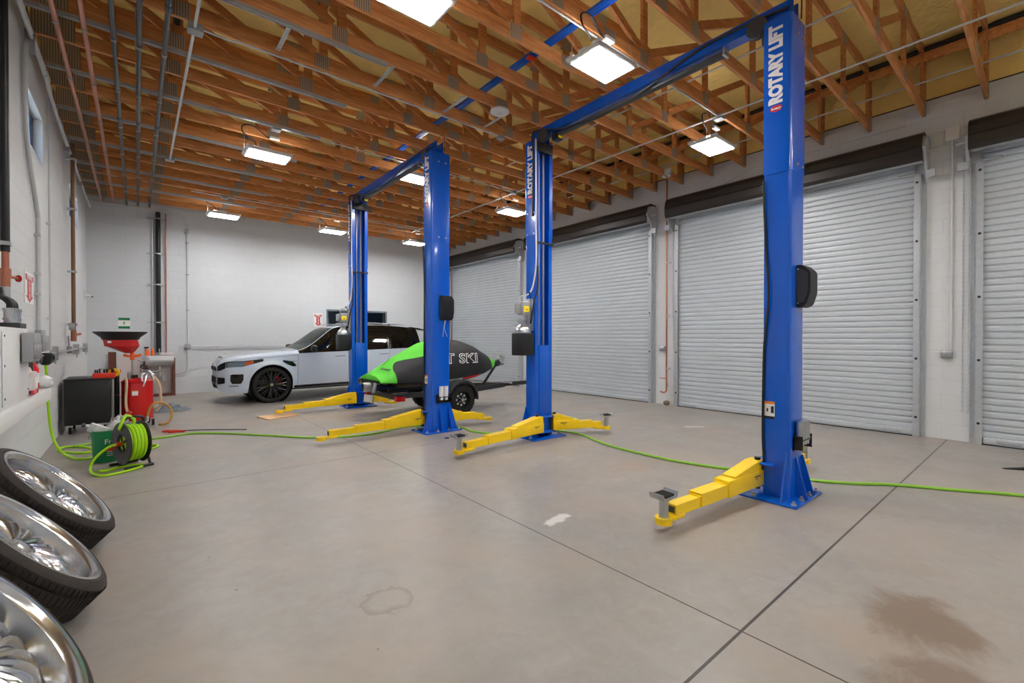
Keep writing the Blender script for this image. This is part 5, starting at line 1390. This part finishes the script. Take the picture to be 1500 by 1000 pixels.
for k in range(30*4*2):
    u = k/(30*4*2); a = 2*PI*k/30; lay = int(u*2); v = (u*2) % 1; h = -.066+.132*(v if lay == 0 else 1-v); r = .15+.022*lay+.016*(lay)
    d = V((0, 0, 1))*math.cos(a)+A.cross(V((0, 0, 1)))*math.sin(a); pts.append(RC+A*h+d*(.168+.016*lay))
q.tube(pts, .0165, 8); q.lathe([(.15, -.075), (.15, .075)], RC, A, 30); obj('wound_hose', q, MT['hose'], t)
side = A.cross(V((0, 0, 1)))
q = B()
for s in (-1, 1):
    if s > 0: q.tube([RC+A*.06-V((0, 0, .2)), V((0, 0, .015))+A*.13], .012, 6); continue
    q.tube([RC+A*(s*.115), V((0, 0, .03))+A*(s*.11)+side*.14, V((0, 0, .015))+A*(s*.11)+side*.17], .014, 8); q.tube([RC+A*(s*.115), V((0, 0, .03))+A*(s*.11)-side*.14, V((0, 0, .015))+A*(s*.11)-side*.17], .014, 8)
    q.tube([RC+A*(s*.115), RC+A*(s*.115)+V((0, 0, .24))], .013, 8)
for d in (-.17, .17): q.tube([V((0, 0, .015))+A*.13+side*d, V((0, 0, .015))-A*.13+side*d], .015, 8)
q.tube(smoothpath([RC+A*.06+V((0, 0, .25)), RC+A*.03+V((0, 0, .27)), RC-A*.08+V((0, 0, .27)), RC-A*.115+V((0, 0, .24))], 5), .014, 8)
obj('stand', q, MT['black'], t)
q = B(); q.tube([RC+A*.09, RC+A*.13], .02, 10); q.tube([RC+A*.12, RC+A*.13+side*.09-V((0, 0, .06))], .012, 8); q.tube([RC+A*.13+side*.09-V((0, 0, .06)), RC+A*.2+side*.09-V((0, 0, .06))], .014, 8); obj('crank', q, MT['redplastic'], t)
q = B(); q.tube(smoothpath([RC+A*.1+V((0, 0, .15)), RC+A*.12+V((0, 0, .19))-side*.05, RC+A*.05+V((0, 0, .29)), RC-A*.02+V((0, 0, .25)), RC-A*.02+V((0, 0, .2))], 6), .0165, 8); obj('hose_bight', q, MT['hose'], t)
Z = .0135
def hose(lab, pts, m=MT['hose'], r=.0135, name='air_hose', k=8):
    o = V((pts[0][0], pts[0][1], 0)); q = B(); q.tube(smoothpath([V(p)-o for p in pts], k), r, 8)
    b = one(name, q, m, lab, 'hose'); b.location = o; return b
hose('lime hose end looping from the reel hub down onto the floor', [(RX-.11, RY-.03, .26), (-.24, 6.42, .24), (-.34, 6.38, .15), (-.375, 6.36, .06), (-.35, 6.27, .016), (-.27, 6.13, Z), (-.15, 6.15, Z), (-.02, 6.24, Z), (.05, 6.36, Z), (-.02, 6.43, Z), (-.14, 6.43, Z), (-.26, 6.34, Z), (-.31, 6.28, .034)])
hose('lime hose dropping from the wall coupling and coiling round the bucket', [(W+.07, 7.4, 1.09), (W+.075, 7.42, .95), (W+.075, 7.5, .65), (W+.09, 7.55, .35), (W+.13, 7.55, .15), (W+.2, 7.45, .05), (-.6, 7.3, .018), (-.52, 7.15, Z), (-.44, 7.12, Z), (-.36, 7.25, Z), (-.4, 7.6, Z), (-.55, 7.95, Z), (-.72, 8.05, Z), (-.76, 7.85, Z), (-.62, 7.62, Z), (-.50, 7.50, Z), (-.33, 7.5, Z), (-.1, 7.55, Z), (.12, 7.52, Z), (.2, 7.38, Z), (.1, 7.2, Z), (-.06, 7.12, Z)])
hose('long lime hose lying across the floor under the lift arms to the doors', [(-.62, 7.95, .03), (-.4, 8.1, Z), (-.1, 7.98, Z), (.25, 7.95, Z), (.53, 8.03, Z), (.75, 7.95, Z), (.99, 7.72, Z), (1.45, 7.15, Z), (1.95, 6.56, Z), (2.6, 6.32, Z), (3.3, 6.5, Z), (3.85, 5.95, Z), (3.84, 5.56, Z), (4.0, 5.18, Z), (4.35, 5.04, Z), (4.76, 4.90, Z), (4.93, 4.45, Z), (4.77, 3.95, Z), (4.68, 3.6, Z), (4.66, 3.2, Z), (4.67, 2.78, Z), (4.76, 2.4, Z), (4.88, 2.05, Z), (5.02, 1.62, Z), (5.2, 1.30, Z), (5.5, .98, Z), (5.74, .59, Z), (6.0, .18, Z), (6.3, -.5, Z)], MT['hosefloor'])
t = thing('jumper_clamps', 'pair of red jumper cable clamps lying beside the lime hose', 'clamps', (.38, 8.4, 0))
for (x, y, a) in ((0, 0, -.5), (.07, -.1, -.35)):
    Mx = Matrix.Translation((x, y, .02)) @ Matrix.Rotation(a, 4, 'Z')
    q = B()
    for s in (-1, 1): q.prism([(-.1, s*.03), (-.02, s*.02), (.05, s*.012), (.10, s*.022), (.10, s*.005), (-.1, s*.012)], XY, -.012, .014)
    obj('clamp', q, MT['redplastic'], t, M=Mx)
obj('cable', B().tube(smoothpath([(-.0, 0, .015), (.15, -.03, .01), (.35, -.1, .008), (.6, -.28, .008), (.9, -.52, .008)], 6), .007, 6), MT['dkgrey'], t)
q = B(); rows = []
for i in range(15):
    u = i/14; r = []
    for j in range(40):
        a = 2*PI*j/40; w_ = 1+.3*noise.noise(V((math.cos(a)*1.5, math.sin(a)*1.5, 4)))
        rr = u*w_; x, y = .3*rr*math.cos(a), .26*rr*math.sin(a)
        z = .006+.17*(1-u**2)*(.55+.9*abs(noise.noise(V((x*9, y*9, 1))))+.25*noise.noise(V((x*22, y*22, 3))))
        r.append((x, y, max(.004, z)))
    rows.append(r)
q.grid(rows, cu=True); o = one('crumpled_tarp', q, MT['tarp'], 'crumpled grey tarp on the floor beside the red oil drain', 'tarp', ang=25); o.location = (.46, 10.9, 0)

# ------------------------------------------------------------------ sink, boards and pipes at the back wall
t = thing('hand_sink', 'white hand sink on a brown framed stand at the back wall', 'sink', (.42, YB-.02, 0))
q = B()
q.b2((-.30, -.30, 0), (-.25, -.0, .92)); q.b2((.25, -.30, 0), (.30, -.0, .92)); q.b2((-.25, -.3, 0), (.25, -.0, .05)); obj('stand', q, MT['brown'], t)
obj('back_panel', B().b2((-.25, -.02, .05), (.25, -.005, .92)), MT['milky'], t)
q = B(); q.prism([(-.47, .98), (.0, .98), (0, .72), (-.2, .70), (-.42, .82), (-.47, .86)], YZ, -.27, .27); bmesh.ops.bevel(q.bm, geom=list(q.bm.edges), offset=.018, segments=3, affect='EDGES'); bs = obj('basin', q, MT['porcelain'], t)
q = B(); q.lathe([(.13, .002), (.12, -.004), (0, -.012)], (0, -.27, .982), n=28, caps=False); obj('bowl', q, MT['grey'], bs)
q = B(); q.tube(smoothpath([(0, -.06, .98), (0, -.06, 1.08), (0, -.1, 1.13), (0, -.17, 1.11), (0, -.18, 1.06)], 5), .013, 10); obj('faucet', q, MT['steel'], t)
q = B(); q.tube(smoothpath([(0, -.22, .72), (0, -.22, .5), (0, -.16, .44), (0, -.1, .5), (0, -.03, .55)], 5), .022, 10); q.tube(smoothpath([(-.12, -.02, .5), (-.2, -.1, .6), (-.1, -.12, .75)], 5), .008, 6); q.b2((.05, -.16, .36), (.12, -.1, .5)); q.b2((.1, -.14, .3), (.2, -.08, .34)); obj('drain_trap', q, MT['conduit'], t)
q = B(); q.b2((.02, -.2, .986), (.27, -.04, 1.04), bev=.006); one('towel_box', q, MT['milky'], 'flat pale box lying on the back edge of the white sink', 'box').location = (.42, YB-.02, 0)
t = thing('spray_bottle', 'orange spray bottle with a black trigger on the sink edge', 'bottle', (.19, YB-.16, .983))
obj('body', B().lathe([(0, 0), (.04, 0), (.04, .11), (.018, .15), (.018, .17)], n=20), MT['orange'], t)
q = B(); q.b2((-.06, -.016, .17), (.03, .016, .21), bev=.006); q.tube([(-.03, 0, .17), (-.045, 0, .12)], .008, 6); obj('trigger', q, MT['black'], t)
t = thing('small_bottle', 'small orange bottle on the back edge of the sink', 'bottle', (.29, YB-.12, .983)); obj('body', B().lathe([(0, 0), (.035, 0), (.035, .1), (.015, .13), (.015, .15), (0, .15)], n=18), MT['orange'], t); obj('cap', B().lathe([(.018, .145), (.018, .17), (0, .17)], n=14), MT['orangelabel'], t)
one('brown_board', B().box((-.44, YB-.09, .54), (.14, .02, 1.08), rot=Euler((.06, 0, 0))), MT['brown'], 'tall narrow brown board leaning on the back wall behind the chest', 'board')
one('white_sheet', B().box((-.13, YB-.10, .5), (.46, .012, 1.0), rot=Euler((.08, 0, 0))), MT['milky'], 'white panel sheet leaning on the back wall behind the oil drain', 'sheet')
t = thing('drain_stack', 'black vertical drain pipe on the back wall behind the sink', 'pipe', (.41, YB-.08, 1.0))
obj('pipe', B().cyl((0, 0, .05), (0, 0, 3.46), .05, 18), MT['blackpipe'], t)
q = B()
for z in (.78, 1.7, 2.45, 3.3): q.b2((-.22, .03, z-.015), (.17, .075, z+.02)); q.lathe([(.052, -.015), (.058, -.015), (.058, .015), (.052, .015)], (0, 0, z), n=18, caps=False)
obj('bracket', q, MT['steel'], t)
for z in (1.7, 2.45): pass
obj('copper_line', B().cyl((.15, .03, .0), (.15, .03, 3.46), .013, 10), MT['copper'], t)
obj('grey_line', B().cyl((-.11, .045, .05), (-.11, .045, 3.3), .014, 10), MT['conduit'], t)
t = thing('back_conduit', 'white conduit curving along and down the back wall to a box', 'conduit', (.99, YB-.05, 1.19))
q = B(); q.tube(smoothpath([(-1.8, 0, 3.33), (-.6, 0, 3.32), (-.25, 0, 3.31), (-.06, 0, 3.22), (0, 0, 3.0), (0, 0, 2.5), (0, 0, 0), ], 6), .013, 10); q.tube([(0, 0, 0), (4.2, 0, 0)], .013, 10); q.tube(smoothpath([(-.01, 0, -.05), (-.01, 0, -.55), (-.05, 0, -.63), (-.15, 0, -.66), (-.26, 0, -.66)], 5), .011, 8); obj('conduit', q, MT['conduit'], t)
q = B(); q.box((0, -.01, 0), (.12, .07, .12), bev=.008); q.box((0, -.005, 2.9), (.07, .04, .12), bev=.008); obj('junction_box', q, MT['grey'], t)
q = B()
for z in (.9, 1.8, 2.6): q.b2((-.035, -.016, z), (.035, .04, z+.02))
obj('strap', q, MT['grey'], t)

# ------------------------------------------------------------------ door wall fittings
def rightpipe(y, z0, lab, hook):
    t = thing('door_riser', lab, 'pipe', (XR-.085, y, z0))
    obj('pipe', B().cyl((0, 0, 0), (0, 0, 4.74-z0-.02), .016, 12), MT['copper'], t)
    q = B()
    for z in (.4, 1.5, 2.6, 3.6): q.b2((-.02, -.03, z), (.06, .03, z+.02)); q.cyl((-.005, -.06, z+.01), (.02, -.06, z+.01), .022, 10)
    obj('clip', q, MT['steel'], t)
    if hook:
        q = B(); q.tube(smoothpath([(0, 0, 0), (0, 0, -.05), (-.03, .02, -.09), (-.08, .06, -.09), (-.1, .08, -.06)], 5), .016, 10); q.tube([(-.01, 0, .2), (-.01, .16, .2)], .009, 8); q.cyl((-.03, -.03, .02), (-.03, -.03, .1), .016, 10); obj('drip_leg', q, MT['copper'], t)
rightpipe(5.2, .36, 'copper riser on the pier between the two middle roll-up doors', True)
rightpipe(13.72, .9, 'copper riser on the pier at the far end of the door wall', False)
t = thing('pier_conduit', 'thin white tube on the wall beside the copper riser', 'conduit', (XR-.02, 5.03, .8)); obj('tube', B().tube([(0, 0, 0), (0, .02, .9), (0, .05, 3.1)], .01, 8), MT['conduit'], t)
for y, lab in ((5.32, 'grey outlet box on the pier left of the copper riser'), (.96, 'grey outlet box on the pier by the chain hoist')):
    t = thing('door_outlet', lab, 'outlet', (XR-.04, y, 1.18)); obj('case', B().b2((-.03, -.06, -.05), (.04, .06, .05), bev=.006), MT['grey'], t); obj('cover', B().b2((-.038, -.05, -.04), (-.03, .05, .04), bev=.003), MT['alloy'], t)
t = thing('wall_raceway', 'slim white conduit on the pier nearest the viewer', 'conduit', (XR-.02, .92, 1.24)); obj('conduit', B().cyl((0, 0, 0), (0, 0, 3.0), .013, 10), MT['white'], t); obj('junction_box', B().box((0, 0, 2.95), (.04, .14, .18), bev=.005), MT['white'], t)
t = thing('chain_hoist', 'hanging chain loop beside the nearest roll-up door', 'chain', (XR-.16, .765, .4))
q = B(); s_ = 0
for side_ in (-.03, .03):
    for k in range(118):
        z = .03+k*.0305; r = .0095
        P = [(side_*.4+ (r*math.cos(a) if k % 2 else 0), side_+(0 if k % 2 else r*math.cos(a)), z+.019*math.sin(a)) for a in [2*PI*j/8 for j in range(8)]]
        q.tube(P, .0042, 4, closed=True)
q.tube([(-.01, -.03, .03), (0, 0, .0), (.01, .03, .03)], .004, 5); obj('chain', q, MT['galv'], t)
q = B(); q.lathe([(.06, -.02), (.06, .02)], (0, 0, 3.65), (1, 0, 0), 20); q.b2((-.03, -.06, 3.6), (.15, .06, 3.66)); q.b2((-.02, -.1, 3.7), (.15, .0, 3.82)); obj('chain_wheel', q, MT['galv'], t)
q = B(); q.sph((0, 0, .045), (.06, .07, .055), 14)
for v in q.bm.verts: v.co *= 1+.15*noise.noise(v.co*14)
o = one('door_stone', q, mat('tan_stone', s2l(128, 112, 90), rough=.8, noise_amt=.25), 'small tan stone on the floor under the copper riser', 'stone'); o.location = (XR-.08, 5.2, 0)
o = one('foam_strip', B().b2((-.15, -.012, 0), (.15, .012, .01)), MT['label'], 'short white strip lying on the floor between the lift columns', 'strip'); o.location = (6.72, 3.62, .0); o.rotation_euler = (0, 0, -.72)
o = one('door_wedge', B().prism([(-.1, 0), (.1, 0), (.1, .03), (-.1, .006)], lambda u, v, w_: (u, w_, v), -.02, .02), MT['black'], 'small black wedge on the floor before the nearest door', 'wedge'); o.location = (7.2, .27, 0); o.rotation_euler = (0, 0, -1.0)
o = one('steel_clip', B().b2((-.03, -.012, 0), (.03, .012, .012)), MT['black'], 'tiny black clip on the floor before the nearer column of the far lift', 'clip'); o.location = (3.32, 5.42, 0); o.rotation_euler = (0, 0, -.4)
